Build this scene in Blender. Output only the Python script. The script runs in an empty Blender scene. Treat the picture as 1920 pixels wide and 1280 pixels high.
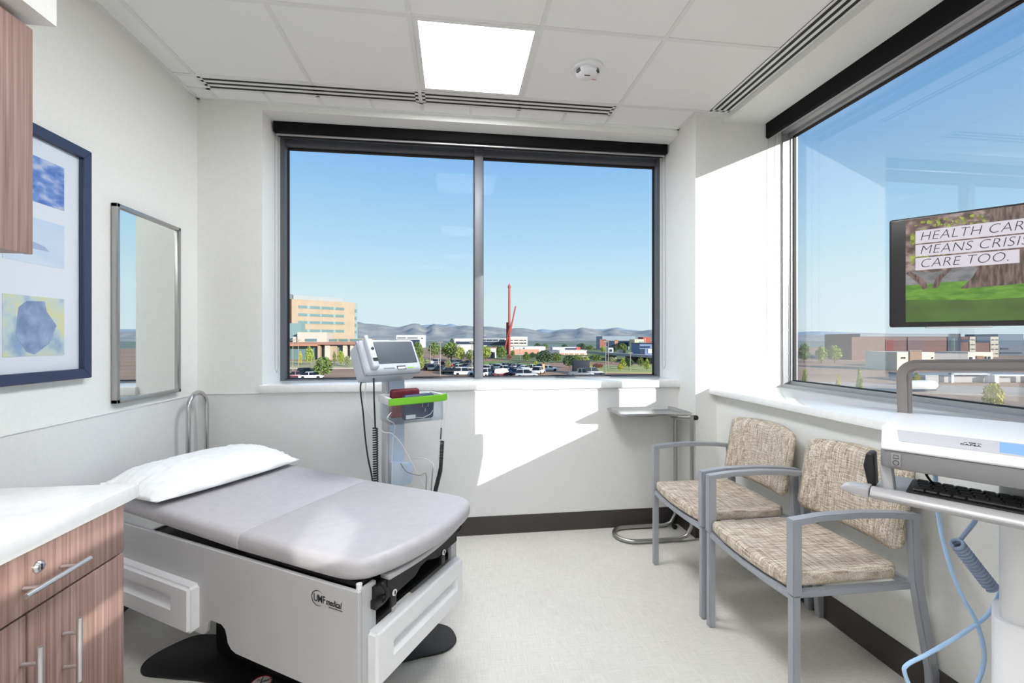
import bpy, bmesh, math, random
from mathutils import Vector, Matrix
sc = bpy.context.scene
COL = sc.collection
PI = math.pi
random.seed(7)

# ------------------------------------------------------------------ camera, sky, sun, exposure
FPX, YAW, HY, CH = 825.0, math.radians(7.37), 636.0, 1.281
cd = bpy.data.cameras.new('camera'); cam = bpy.data.objects.new('camera', cd); COL.objects.link(cam)
cd.sensor_fit = 'HORIZONTAL'; cd.sensor_width = 36.0; cd.lens = FPX / 1920 * 36.0
cd.shift_y = -4.0 / 1920; cd.clip_start = 0.02; cd.clip_end = 20000
cam.location = (0, 0, CH); cam.rotation_euler = (PI / 2, 0, -YAW)
sc.camera = cam
sc.view_settings.view_transform = 'Standard'; sc.view_settings.look = 'None'
sc.view_settings.exposure = 0.53; sc.view_settings.gamma = 1.0
sc.view_settings.use_curve_mapping = False
SUN = Vector((1.0, -1.3, 0.43)).normalized()          # towards the sun
sd = bpy.data.lights.new('sun', 'SUN'); sd.energy = 7.0; sd.angle = 0.0045; sd.color = (1.0, 0.955, 0.885)
so = bpy.data.objects.new('sun', sd); COL.objects.link(so); so.rotation_euler = SUN.to_track_quat('Z', 'Y').to_euler(); so.location = (30, -30, 30)
w = bpy.data.worlds.new('sky'); sc.world = w; w.use_nodes = True
nt = w.node_tree; nt.nodes.clear()
tc = nt.nodes.new('ShaderNodeTexCoord'); sp = nt.nodes.new('ShaderNodeSeparateXYZ')
asn = nt.nodes.new('ShaderNodeMath'); asn.operation = 'ARCSINE'
mr = nt.nodes.new('ShaderNodeMapRange'); mr.inputs[1].default_value = 0; mr.inputs[2].default_value = PI / 2
cr = nt.nodes.new('ShaderNodeValToRGB'); bg = nt.nodes.new('ShaderNodeBackground'); out = nt.nodes.new('ShaderNodeOutputWorld')
nt.links.new(tc.outputs['Generated'], sp.inputs[0]); nt.links.new(sp.outputs[2], asn.inputs[0]); nt.links.new(asn.outputs[0], mr.inputs[0])
nt.links.new(mr.outputs[0], cr.inputs[0]); nt.links.new(cr.outputs[0], bg.inputs[0]); nt.links.new(bg.outputs[0], out.inputs[0])
el = cr.color_ramp.elements
el[0].position = 0.0; el[0].color = (0.72, 0.84, 0.86, 1)
el[1].position = 1.0; el[1].color = (0.07, 0.20, 0.52, 1)
for p, c in ((0.06, (0.66, 0.82, 0.88)), (0.13, (0.47, 0.72, 0.90)), (0.24, (0.27, 0.52, 0.85)), (0.36, (0.15, 0.36, 0.72))):
    e = el.new(p); e.color = (*c, 1)
bg.inputs[1].default_value = 1.05
sc.cycles.use_denoising = True
sc.cycles.max_bounces = 10; sc.cycles.diffuse_bounces = 6; sc.cycles.glossy_bounces = 5
sc.cycles.transparent_max_bounces = 16; sc.cycles.sample_clamp_indirect = 8
sc.cycles.caustics_reflective = False; sc.cycles.caustics_refractive = False

# ------------------------------------------------------------------ materials
def srgb(r, g, b):
    f = lambda v: (v / 255 / 12.92) if v / 255 <= 0.04045 else ((v / 255 + 0.055) / 1.055) ** 2.4
    return (f(r), f(g), f(b), 1)
MATS = {}
def mat(name, col, rough=0.5, metal=0.0, emit=0.0, spec=0.5, coat=0.0):
    if name in MATS: return MATS[name]
    m = bpy.data.materials.new(name); m.use_nodes = True
    b = m.node_tree.nodes['Principled BSDF']
    c = srgb(*col) if max(col) > 1.01 else (*col, 1)
    b.inputs['Base Color'].default_value = c
    b.inputs['Roughness'].default_value = rough; b.inputs['Metallic'].default_value = metal
    b.inputs['Specular IOR Level'].default_value = spec
    b.inputs['Coat Weight'].default_value = coat
    if emit:
        b.inputs['Emission Color'].default_value = c; b.inputs['Emission Strength'].default_value = emit
    MATS[name] = m
    return m
def nodes(m):
    return m.node_tree.nodes, m.node_tree.links, m.node_tree.nodes['Principled BSDF']
def noise_mat(name, c1, c2, scale=(5, 5, 5), rough=0.5, detail=4, bump=0.0, lo=0.35, hi=0.65, metal=0.0, c3=None, spec=0.5, emit=0.0):
    """Two colours mixed by stretched noise in object space."""
    m = mat(name, c1, rough, metal, spec=spec); N, L, b = nodes(m)
    t = N.new('ShaderNodeTexCoord'); mp = N.new('ShaderNodeMapping'); mp.inputs['Scale'].default_value = scale
    nz = N.new('ShaderNodeTexNoise'); nz.inputs['Scale'].default_value = 1; nz.inputs['Detail'].default_value = detail
    r = N.new('ShaderNodeValToRGB'); r.color_ramp.elements[0].position = lo; r.color_ramp.elements[1].position = hi
    r.color_ramp.elements[0].color = srgb(*c1); r.color_ramp.elements[1].color = srgb(*c2)
    if c3:
        e = r.color_ramp.elements.new((lo + hi) / 2); e.color = srgb(*c3)
    L.new(t.outputs['Object'], mp.inputs[0]); L.new(mp.outputs[0], nz.inputs[0]); L.new(nz.outputs[0], r.inputs[0]); L.new(r.outputs[0], b.inputs['Base Color'])
    if emit:
        L.new(r.outputs[0], b.inputs['Emission Color']); b.inputs['Emission Strength'].default_value = emit
    if bump:
        bp = N.new('ShaderNodeBump'); bp.inputs['Strength'].default_value = bump; bp.inputs['Distance'].default_value = 0.002
        L.new(nz.outputs[0], bp.inputs['Height']); L.new(bp.outputs[0], b.inputs['Normal'])
    return m
def glass_mat(name, tint, f0=0.04, f90=0.9, power=5.0):
    """Thin clear sheet: see-through, with a mirror reflection that grows at grazing angles."""
    m = bpy.data.materials.new(name); m.use_nodes = True; N, L = m.node_tree.nodes, m.node_tree.links; N.clear()
    o = N.new('ShaderNodeOutputMaterial'); t = N.new('ShaderNodeBsdfTransparent'); g = N.new('ShaderNodeBsdfGlossy'); mx = N.new('ShaderNodeMixShader')
    lw = N.new('ShaderNodeLayerWeight'); lw.inputs[0].default_value = 0.5
    pw = N.new('ShaderNodeMath'); pw.operation = 'POWER'; pw.inputs[1].default_value = power
    ma = N.new('ShaderNodeMath'); ma.operation = 'MULTIPLY_ADD'; ma.inputs[1].default_value = f90 - f0; ma.inputs[2].default_value = f0; ma.use_clamp = True
    t.inputs[0].default_value = (*tint, 1); g.inputs['Roughness'].default_value = 0.0
    L.new(lw.outputs['Facing'], pw.inputs[0]); L.new(pw.outputs[0], ma.inputs[0]); L.new(ma.outputs[0], mx.inputs[0]); L.new(t.outputs[0], mx.inputs[1]); L.new(g.outputs[0], mx.inputs[2]); L.new(mx.outputs[0], o.inputs[0])
    MATS[name] = m
    return m
WALL = noise_mat('white wall paint', (232, 232, 229), (235, 235, 232), (60, 60, 60), 0.6)
WAIN = noise_mat('wall protection sheet', (222, 222, 222), (226, 226, 225), (90, 90, 90), 0.45)
CEIL = noise_mat('ceiling tile', (236, 236, 234), (240, 240, 238), (220, 220, 220), 0.85, bump=0.15)
TBAR = mat('ceiling grid white', (228, 228, 226), 0.5)
QUARTZ = noise_mat('white quartz', (236, 236, 235), (242, 242, 241), (40, 40, 40), 0.16)
BASEB = mat('charcoal rubber base', (62, 57, 55), 0.55)
ALU = mat('anodised aluminium frame', (158, 160, 163), 0.45, 0.2)
ALUL = mat('silver aluminium', (200, 202, 204), 0.35, 0.6)
BACKLIT_ALU = mat('backlit aluminium frame', (98, 100, 107), 0.45, 0.1)  # backlit shade put into the back window's frame colour
GASK = mat('black gasket', (18, 18, 20), 0.6)
BLACK = mat('black plastic', (22, 21, 22), 0.45)
SHADE = mat('black shade fabric', (13, 13, 13), 0.8, spec=.2)
CHROME = mat('polished stainless steel', (205, 205, 206), 0.2, 1.0)
STEEL = mat('brushed stainless steel', (178, 177, 176), 0.32, 1.0)
WHITEP = mat('white moulded plastic', (234, 234, 236), 0.38)
WHITEM = mat('white powder coated metal', (226, 226, 228), 0.4)
GLASS_B = glass_mat('clear window glass', (0.80, 0.815, 0.82), 0.0012)
GLASS_R = glass_mat('reflective window glass', (0.79, 0.81, 0.82), 0.115)
MIRROR = mat('mirror silver', (0.90, 0.93, 0.92), 0.0, 1.0)
LAMP = mat('lit white diffuser', (0.965, 0.985, 1.0), 0.5, emit=25.0)
FILL_LAMP = mat('fill light diffuser', (0.965, 0.985, 1.0), 0.5, emit=13.0)  # weaker glow for the fill panels added behind the camera

def floor_mat():
    m = mat('woven vinyl floor', (205, 200, 192), 0.38); N, L, b = nodes(m)
    t = N.new('ShaderNodeTexCoord')
    def nz(scale, det=2):
        mp = N.new('ShaderNodeMapping'); mp.inputs['Scale'].default_value = scale
        n = N.new('ShaderNodeTexNoise'); n.inputs['Scale'].default_value = 1; n.inputs['Detail'].default_value = det
        L.new(t.outputs['Object'], mp.inputs[0]); L.new(mp.outputs[0], n.inputs[0]); return n
    a, c, d = nz((14, 260, 1)), nz((260, 14, 1)), nz((3.0, 3.0, 1), 4)
    ad = N.new('ShaderNodeMath'); ad.operation = 'ADD'; L.new(a.outputs[0], ad.inputs[0]); L.new(c.outputs[0], ad.inputs[1])
    mx = N.new('ShaderNodeMath'); mx.operation = 'MULTIPLY_ADD'; mx.inputs[1].default_value = 0.4; L.new(ad.outputs[0], mx.inputs[0]); 
    dd = N.new('ShaderNodeMath'); dd.operation = 'MULTIPLY'; dd.inputs[1].default_value = 0.2; L.new(d.outputs[0], dd.inputs[0]); L.new(dd.outputs[0], mx.inputs[2])
    r = N.new('ShaderNodeValToRGB'); L.new(mx.outputs[0], r.inputs[0])
    r.color_ramp.elements[0].position = 0.38; r.color_ramp.elements[0].color = srgb(203, 199, 192)
    r.color_ramp.elements[1].position = 0.64; r.color_ramp.elements[1].color = srgb(224, 221, 215)
    L.new(r.outputs[0], b.inputs['Base Color'])
    return m
FLOOR = floor_mat()
def wood_mat():
    m = mat('pinkish brown wood laminate', (170, 142, 130), 0.42); N, L, b = nodes(m)
    t = N.new('ShaderNodeTexCoord'); mp = N.new('ShaderNodeMapping'); mp.inputs['Scale'].default_value = (80, 80, 1.3)
    n = N.new('ShaderNodeTexNoise'); n.inputs['Scale'].default_value = 1; n.inputs['Detail'].default_value = 5; n.inputs['Distortion'].default_value = 0.6
    mp2 = N.new('ShaderNodeMapping'); mp2.inputs['Scale'].default_value = (240, 240, 3)
    n2 = N.new('ShaderNodeTexNoise'); n2.inputs['Scale'].default_value = 1; n2.inputs['Detail'].default_value = 2
    L.new(t.outputs['Object'], mp.inputs[0]); L.new(mp.outputs[0], n.inputs[0]); L.new(t.outputs['Object'], mp2.inputs[0]); L.new(mp2.outputs[0], n2.inputs[0])
    ad = N.new('ShaderNodeMath'); ad.operation = 'MULTIPLY_ADD'; ad.inputs[1].default_value = 0.35; L.new(n2.outputs[0], ad.inputs[0])
    mu = N.new('ShaderNodeMath'); mu.operation = 'MULTIPLY'; mu.inputs[1].default_value = 0.65; L.new(n.outputs[0], mu.inputs[0]); L.new(mu.outputs[0], ad.inputs[2])
    r = N.new('ShaderNodeValToRGB'); L.new(ad.outputs[0], r.inputs[0]); E = r.color_ramp.elements
    E[0].position = 0.34; E[0].color = srgb(124, 95, 87); E[1].position = 0.66; E[1].color = srgb(180, 152, 141)
    x = E.new(0.5); x.color = srgb(154, 124, 113)
    L.new(r.outputs[0], b.inputs['Base Color'])
    return m
WOOD = wood_mat()
WOODE = mat('dark wood edge', (96, 72, 64), 0.5)
def fabric_mat():
    m = mat('beige woven upholstery', (180, 168, 150), 0.85, spec=0.2); N, L, b = nodes(m)
    t = N.new('ShaderNodeTexCoord')
    def nz(scale, det=2):
        mp = N.new('ShaderNodeMapping'); mp.inputs['Scale'].default_value = scale
        n = N.new('ShaderNodeTexNoise'); n.inputs['Scale'].default_value = 1; n.inputs['Detail'].default_value = det
        L.new(t.outputs['Object'], mp.inputs[0]); L.new(mp.outputs[0], n.inputs[0]); return n
    a, c = nz((16, 330, 16), 2), nz((330, 14, 330), 2)
    ad = N.new('ShaderNodeMath'); ad.operation = 'ADD'; L.new(a.outputs[0], ad.inputs[0]); L.new(c.outputs[0], ad.inputs[1])
    hf = N.new('ShaderNodeMath'); hf.operation = 'MULTIPLY'; hf.inputs[1].default_value = 0.5; L.new(ad.outputs[0], hf.inputs[0])
    r = N.new('ShaderNodeValToRGB'); L.new(hf.outputs[0], r.inputs[0]); E = r.color_ramp.elements
    E[0].position = 0.36; E[0].color = srgb(126, 112, 96); E[1].position = 0.64; E[1].color = srgb(232, 224, 210)
    x = E.new(0.48); x.color = srgb(184, 171, 153)
    L.new(r.outputs[0], b.inputs['Base Color'])
    bp = N.new('ShaderNodeBump'); bp.inputs['Strength'].default_value = 0.35; bp.inputs['Distance'].default_value = 0.001
    L.new(hf.outputs[0], bp.inputs['Height']); L.new(bp.outputs[0], b.inputs['Normal'])
    return m
FABRIC = fabric_mat()
CHAIRM = mat('silver grey painted steel', (162, 165, 172), 0.42, 0.2)
VINYL = noise_mat('pale grey lilac vinyl', (178, 175, 179), (183, 180, 184), (30, 30, 30), 0.42, bump=0.04)
LINEN = noise_mat('white pillow cover', (240, 242, 243), (246, 247, 248), (25, 25, 25), 0.6, bump=0.1)
TABLEM = mat('white enamelled steel', (190, 190, 192), 0.4)
BASEBLK = mat('satin black steel', (20, 19, 20), 0.5)
CABLEB = mat('light blue cable', (172, 206, 240), 0.4)
COILB = mat('grey blue coil cable', (150, 166, 190), 0.4)
CARTG = mat('warm grey cart plastic', (132, 130, 132), 0.4)
CARTG2 = mat('light grey cart panel', (196, 196, 200), 0.4)
INK = mat('dark ink', (26, 27, 34), 0.6)
CLEARP = glass_mat('clear plastic', (0.93, 0.95, 0.97), 0.05)

# ------------------------------------------------------------------ mesh helpers
class MB:
    def __init__(s): s.bm = bmesh.new(); s.mi = 0
    def _mark(s, faces):
        for f in faces: f.material_index = s.mi
    def poly(s, pts):
        f = s.bm.faces.new([s.bm.verts.new(p) for p in pts]); s._mark([f]); return f
    def box(s, a, b, bev=0.0, seg=2, M=None):
        v = [s.bm.verts.new((x, y, z)) for x in (a[0], b[0]) for y in (a[1], b[1]) for z in (a[2], b[2])]
        F = [s.bm.faces.new([v[i] for i in q]) for q in ((0, 1, 3, 2), (4, 6, 7, 5), (0, 4, 5, 1), (2, 3, 7, 6), (0, 2, 6, 4), (1, 5, 7, 3))]
        bmesh.ops.recalc_face_normals(s.bm, faces=F); s._mark(F)
        if bev:
            es = list({e for f in F for e in f.edges})
            r = bmesh.ops.bevel(s.bm, geom=es, offset=bev, segments=seg, affect='EDGES', profile=0.5, material=s.mi)
            v = list({x for f in r['faces'] for x in f.verts} | {x for x in v if x.is_valid})
        if M is not None: bmesh.ops.transform(s.bm, matrix=M, verts=[x for x in v if x.is_valid])
        return s
    def tube(s, pts, r, n=10, closed=False, cap=True, rad=None):
        P = [Vector(p) for p in pts]; m = len(P); rings = []
        up = None
        for i, p in enumerate(P):
            if closed: t = (P[(i + 1) % m] - P[i - 1])
            else: t = P[min(i + 1, m - 1)] - P[max(i - 1, 0)]
            t = t.normalized() if t.length > 1e-9 else Vector((0, 0, 1))
            if up is None:
                up = Vector((0, 0, 1)) if abs(t.z) < 0.9 else Vector((1, 0, 0))
            a = (up - t * up.dot(t))
            if a.length < 1e-6: a = t.orthogonal()
            a.normalize(); b = t.cross(a); up = a
            rr = rad[i] if rad else r
            rings.append([s.bm.verts.new(p + (a * math.cos(k * 2 * PI / n) + b * math.sin(k * 2 * PI / n)) * rr) for k in range(n)])
        F = []
        rng = range(m) if closed else range(m - 1)
        for i in rng:
            A, B = rings[i], rings[(i + 1) % m]
            for k in range(n): F.append(s.bm.faces.new((A[k], A[(k + 1) % n], B[(k + 1) % n], B[k])))
        if cap and not closed:
            F.append(s.bm.faces.new(rings[0][::-1])); F.append(s.bm.faces.new(rings[-1]))
        bmesh.ops.recalc_face_normals(s.bm, faces=F); s._mark(F); return s
    def cyl(s, a, b, r, n=20, r2=None): return s.tube([a, b], r, n, rad=[r, r2 if r2 is not None else r])
    def sq(s, pts, w, d, bev=0.003, side=Vector((0, 1, 0))):
        """Rectangular bar swept along pts; w across the side axis, d along the other."""
        P = [Vector(p) for p in pts]; m = len(P); rings = []
        for i, p in enumerate(P):
            t1 = (P[i] - P[i - 1]).normalized() if i else (P[1] - P[0]).normalized()
            t2 = (P[i + 1] - P[i]).normalized() if i < m - 1 else t1
            t = (t1 + t2).normalized(); k = 1 / max(0.3, t.dot(t1))
            a = side.normalized(); b = t.cross(a).normalized()
            rings.append([s.bm.verts.new(p + a * x * w / 2 + b * y * d / 2 * k) for x, y in ((-1, -1), (1, -1), (1, 1), (-1, 1))])
        F = []
        for i in range(m - 1):
            for k in range(4): F.append(s.bm.faces.new((rings[i][k], rings[i][(k + 1) % 4], rings[i + 1][(k + 1) % 4], rings[i + 1][k])))
        F.append(s.bm.faces.new(rings[0][::-1])); F.append(s.bm.faces.new(rings[-1]))
        bmesh.ops.recalc_face_normals(s.bm, faces=F); s._mark(F)
        if bev:
            es = [e for f in F for e in f.edges if len(e.link_faces) == 2 and e.calc_face_angle(0) > 0.9]
            bmesh.ops.bevel(s.bm, geom=list(set(es)), offset=bev, segments=2, affect='EDGES', material=s.mi)
        return s
    def prism(s, poly, h0, h1, fn, bev=0.0, seg=3, ang=0.9):
        """poly (a,b) extruded from h0 to h1; fn(a,b,h) gives the point."""
        A = [s.bm.verts.new(fn(a, b, h0)) for a, b in poly]; B = [s.bm.verts.new(fn(a, b, h1)) for a, b in poly]; n = len(poly)
        F = [s.bm.faces.new(A), s.bm.faces.new(B[::-1])] + [s.bm.faces.new((A[i], B[i], B[(i + 1) % n], A[(i + 1) % n])) for i in range(n)]
        bmesh.ops.recalc_face_normals(s.bm, faces=F); s._mark(F)
        if bev:
            es = list({e for f in F for e in f.edges if len(e.link_faces) == 2 and e.calc_face_angle(0) > ang})
            bmesh.ops.bevel(s.bm, geom=es, offset=bev, segments=seg, affect='EDGES', profile=0.5, clamp_overlap=True, material=s.mi)
        return s
    def lathe(s, prof, c=(0, 0, 0), n=28, M=None):
        R = []; V = []
        for r, z in prof:
            ring = [s.bm.verts.new((c[0] + r * math.cos(k * 2 * PI / n), c[1] + r * math.sin(k * 2 * PI / n), c[2] + z)) for k in range(n)]
            R.append(ring); V += ring
        F = []
        for A, B in zip(R, R[1:]):
            for k in range(n): F.append(s.bm.faces.new((A[k], A[(k + 1) % n], B[(k + 1) % n], B[k])))
        F.append(s.bm.faces.new(R[0])); F.append(s.bm.faces.new(R[-1]))
        bmesh.ops.recalc_face_normals(s.bm, faces=F); s._mark(F)
        if M is not None: bmesh.ops.transform(s.bm, matrix=M, verts=V)
        return s
    def recess(s, a0, a1, z0, z1, d0, d1, ra0, ra1, rz0, rz1, depth, fn, bev=0.006, slope=0.0):
        """Slab a0..a1 x z0..z1 from d0 (back) to d1 (front) with a sunken rectangle in its front."""
        V = lambda a, z, d: s.bm.verts.new(fn(a, z, d))
        o = [(a0, z0), (a1, z0), (a1, z1), (a0, z1)]; i = [(ra0, rz0), (ra1, rz0), (ra1, rz1), (ra0, rz1)]
        k = abs(depth) * 0.35
        j = [(ra0 + k, rz0 + slope), (ra1 - k, rz0 + slope), (ra1 - k, rz1), (ra0 + k, rz1)]
        Bk = [V(a, z, d0) for a, z in o]; Fr = [V(a, z, d1) for a, z in o]; In = [V(a, z, d1) for a, z in i]; De = [V(a, z, d1 - depth) for a, z in j]
        F = [s.bm.faces.new(Bk)]; outer = []
        for n in range(4):
            p = (n + 1) % 4
            F.append(s.bm.faces.new((Bk[n], Bk[p], Fr[p], Fr[n]))); F.append(s.bm.faces.new((Fr[n], Fr[p], In[p], In[n]))); F.append(s.bm.faces.new((In[n], In[p], De[p], De[n])))
        F.append(s.bm.faces.new(De))
        bmesh.ops.recalc_face_normals(s.bm, faces=F); s._mark(F)
        es = [e for e in {e for f in F for e in f.edges} if (e.verts[0] in Fr and e.verts[1] in Fr)]
        es += [e for e in {e for f in F for e in f.edges} if (e.verts[0] in Fr and e.verts[1] in Bk) or (e.verts[1] in Fr and e.verts[0] in Bk)]
        if bev: bmesh.ops.bevel(s.bm, geom=es, offset=bev, segments=3, affect='EDGES', material=s.mi)
        return s
    def data(s, name, mats, sharp=0.6):
        me = bpy.data.meshes.new(name); s.bm.to_mesh(me); s.bm.free()
        for m in (mats if isinstance(mats, (list, tuple)) else [mats]): me.materials.append(m)
        me.shade_smooth(); me.set_sharp_from_angle(angle=sharp)
        return me
    def build(s, name, mats, parent=None, sharp=0.6):
        o = bpy.data.objects.new(name, s.data(name, mats, sharp)); COL.objects.link(o); o.parent = parent
        return o
def tag(o, label=None, cat=None, group=None, kind=None):
    if label: o['label'] = label
    if cat: o['category'] = cat
    if group: o['group'] = group
    if kind: o['kind'] = kind
    return o
def empty(name, loc=(0, 0, 0), rz=0.0, label=None, cat=None, group=None, kind=None):
    o = bpy.data.objects.new(name, None); COL.objects.link(o); o.location = loc; o.rotation_euler = (0, 0, rz); o.empty_display_size = 0.1
    return tag(o, label, cat, group, kind)
def copy_tree(o, parent=None):
    c = o.copy(); COL.objects.link(c); c.parent = parent
    for ch in [x for x in bpy.data.objects if x.parent is o]: copy_tree(ch, c)
    return c
def text(name, body, size, m, parent, M, shear=0.0, off=0.0, ext=0.0004, align='LEFT', sx=1.0, spacing=1.0):
    cu = bpy.data.curves.new(name, 'FONT'); cu.body = body; cu.size = size; cu.shear = shear; cu.offset = off; cu.extrude = ext
    cu.align_x = align; cu.space_character = spacing; cu.resolution_u = 4
    t = bpy.data.objects.new(name, cu); COL.objects.link(t); dg = bpy.context.evaluated_depsgraph_get()
    me = bpy.data.meshes.new_from_object(t.evaluated_get(dg)); bpy.data.objects.remove(t); bpy.data.curves.remove(cu)
    me.transform(Matrix.Diagonal((sx, 1, 1, 1))); me.materials.clear(); me.materials.append(m)
    o = bpy.data.objects.new(name, me); COL.objects.link(o); o.parent = parent; o.matrix_local = M
    return o
def frame(o, x, y, z=None):
    """Matrix with given origin and x, y axes."""
    x = Vector(x).normalized(); y = Vector(y); z = x.cross(y).normalized(); y = z.cross(x)
    return Matrix(((x.x, y.x, z.x, o[0]), (x.y, y.y, z.y, o[1]), (x.z, y.z, z.z, o[2]), (0, 0, 0, 1)))
def arc(c, r, a0, a1, n, fn): return [fn(c[0] + r * math.cos(a0 + (a1 - a0) * k / n), c[1] + r * math.sin(a0 + (a1 - a0) * k / n)) for k in range(n + 1)]
def rrect(x0, y0, x1, y1, r, n=5):
    P = []
    for cx, cy, a in ((x1 - r, y1 - r, 0), (x0 + r, y1 - r, PI / 2), (x0 + r, y0 + r, PI), (x1 - r, y0 + r, 1.5 * PI)):
        P += [(cx + r * math.cos(a + k * PI / 2 / n), cy + r * math.sin(a + k * PI / 2 / n)) for k in range(n + 1)]
    return P
def smooth_path(pts, n=8, closed=False):
    P = [Vector(p) for p in pts]; m = len(P); R = []
    for i in range(m if closed else m - 1):
        g = (lambda k: P[k % m]) if closed else (lambda k: P[max(0, min(m - 1, k))])
        a, b, c, d = g(i - 1), g(i), g(i + 1), g(i + 2)
        for k in range(n):
            t = k / n
            R.append(0.5 * ((2 * b) + (c - a) * t + (2 * a - 5 * b + 4 * c - d) * t * t + (3 * b - a - 3 * c + d) * t ** 3))
    if not closed: R.append(P[-1])
    return R
def helix(p0, p1, r, turns, n=12, taper=None):
    a, b = Vector(p0), Vector(p1); t = (b - a).normalized(); u = t.orthogonal().normalized(); v = t.cross(u); R = []
    N = int(turns * n)
    for k in range(N + 1):
        f = k / N; ph = f * turns * 2 * PI
        R.append(a.lerp(b, f) + (u * math.cos(ph) + v * math.sin(ph)) * r)
    return R
XY = lambda z: (lambda a, b, h: (a, b, h))
fxy = lambda a, b, h: (a, b, h)
fxz = lambda a, b, h: (a, h, b)
fyz = lambda a, b, h: (h, a, b)
ORD = ['first', 'second', 'third', 'fourth', 'fifth', 'sixth', 'seventh', 'eighth', 'ninth', 'tenth', 'eleventh', 'twelfth']

# ------------------------------------------------------------------ room shell
XL, YB, ZC = -1.55, 2.89, 2.74            # left wall, back wall, ceiling
XN, XC, YN = -1.18, 1.542, 3.20           # window niche: left reveal, column face, frame plane
XR, XW, YC = 1.69, 2.17, 2.67             # lower right wall, right window plane, column front
YF = -3.6                                 # wall behind the camera
ZS, ZH = 0.985, 2.696                     # back sill top, niche soffit
MB().box((XL - .2, YF - .2, -.12), (2.6, 3.4, 0)).build('floor', FLOOR).update_tag()
bpy.data.objects['floor']['kind'] = 'structure'
def struct(mb, name, m, parent=None):
    o = mb.build(name, m, parent)
    if parent is None: o['kind'] = 'structure'
    return o
g = MB()
g.box((XL - .2, YB, 0), (XN, 3.25, ZC)); g.box((XN, YB, 0), (XC, 3.25, .951)); g.box((XN, YB, ZH), (XC, 3.25, ZC + .2))
struct(g, 'wall_back', WALL)
struct(MB().box((XL - .2, YF, 0), (XL, YB, ZC + .2)), 'wall_left', WALL)
struct(MB().box((XL - .2, YF - .2, 0), (2.6, YF, ZC + .2)), 'wall_front', WALL)
g = MB()
g.box((XC, YC, 0), (XW, 3.25, ZC + .2)); g.box((XW, YC + .005, 0), (2.26, 3.25, ZC + .2))
struct(g, 'wall_corner', WALL)
# right wall: low wall under the sills, piers between its windows, header
W2 = (0.07, 2.67)                         # right window, Y range
SUN_SLOTS = ((-2.12, -1.70, 1.72, 1.81), (-2.92, -2.72, 1.865, 1.945), (-3.14, -2.70, 2.10, 2.185))   # unseen slots shaped to throw sun patches on table and cabinet: y, y, z, z
g = MB()
g.box((XR, YF, 0), (2.26, YC, .92))
g.box((1.93, -.5, .92), (2.26, W2[0], ZC + .2))
def with_holes(y0, y1, z0, z1, holes):
    ys = sorted({y0, y1} | {v for h in holes for v in h[:2]}); zs = sorted({z0, z1} | {v for h in holes for v in h[2:]})
    for a, b in zip(ys, ys[1:]):
        for c, d in zip(zs, zs[1:]):
            if not any(h[0] <= a and b <= h[1] and h[2] <= c and d <= h[3] for h in holes): g.box((2.225, a, c), (2.255, b, d))
with_holes(YF, -.5, .92, 2.70, SUN_SLOTS)
struct(g, 'wall_right', WALL)
struct(MB().box((1.743, YF, 2.701), (2.26, YC, 2.76)), 'ceiling_soffit', WALL)
# ceiling with exposed grid
c = struct(MB().box((XL, YF, ZC), (1.76, YB, ZC + .2)), 'ceiling', CEIL)
g = MB()
gx = [-.817 + .61 * k for k in range(-1, 4)]; gy = [2.632 - .61 * k for k in range(0, 11)]
for x in gx: g.box((x - .011, YF, ZC - .004), (x + .011, YB, ZC))
for y in gy: g.box((XL, y - .011, ZC - .0045), (1.61, y + .011, ZC))
for x in (-1.122, -.512, .098, .708): g.box((x - .008, 2.76, ZC - .004), (x + .008, YB, ZC))
g.box((XL, YB - .018, ZC - .005), (XC, YB, ZC)); g.box((XL, YF, ZC - .005), (XL + .018, YB, ZC)); g.box((XC - .018, YC - .018, ZC - .005), (XC, YB, ZC))
g.box((XC, YC - .018, ZC - .005), (1.743, YC, ZC)); g.box((XL, 2.757, ZC - .004), (1.003, 2.772, ZC))
struct(g, 'ceiling_grid', TBAR, c)
# baseboards, wall protection
g = MB(); g.box((XL, YB - .008, 0), (XC, YB, .12)); struct(g, 'baseboard_back', BASEB)
struct(MB().box((XL, 1.40, 0), (XL + .008, YB - .008, .12)), 'baseboard_left', BASEB)
g = MB(); g.box((XR - .008, -1.8, 0), (XR, YC - .008, .12)); g.box((XC, YC - .008, 0), (XR, YC, .12)); g.box((XC - .008, YC - .008, 0), (XC, YB - .008, .12)); struct(g, 'baseboard_right', BASEB)
g = MB(); g.box((XL, 1.40, .12), (XL + .004, YB, .945)); g.box((XL, 1.40, .945), (XL + .007, YB, .953), .002); struct(g, 'trim_1', WAIN)
g = MB(); g.box((XL, YB - .004, .12), (XC, YB, .935)); g.box((XL, YB - .007, .945), (XN, YB, .953), .002); struct(g, 'trim_2', WAIN)
g = MB(); g.box((XL, YF, 2.19), (-1.15, 1.44, ZC)); struct(g, 'ceiling_bulkhead', WALL)

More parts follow.
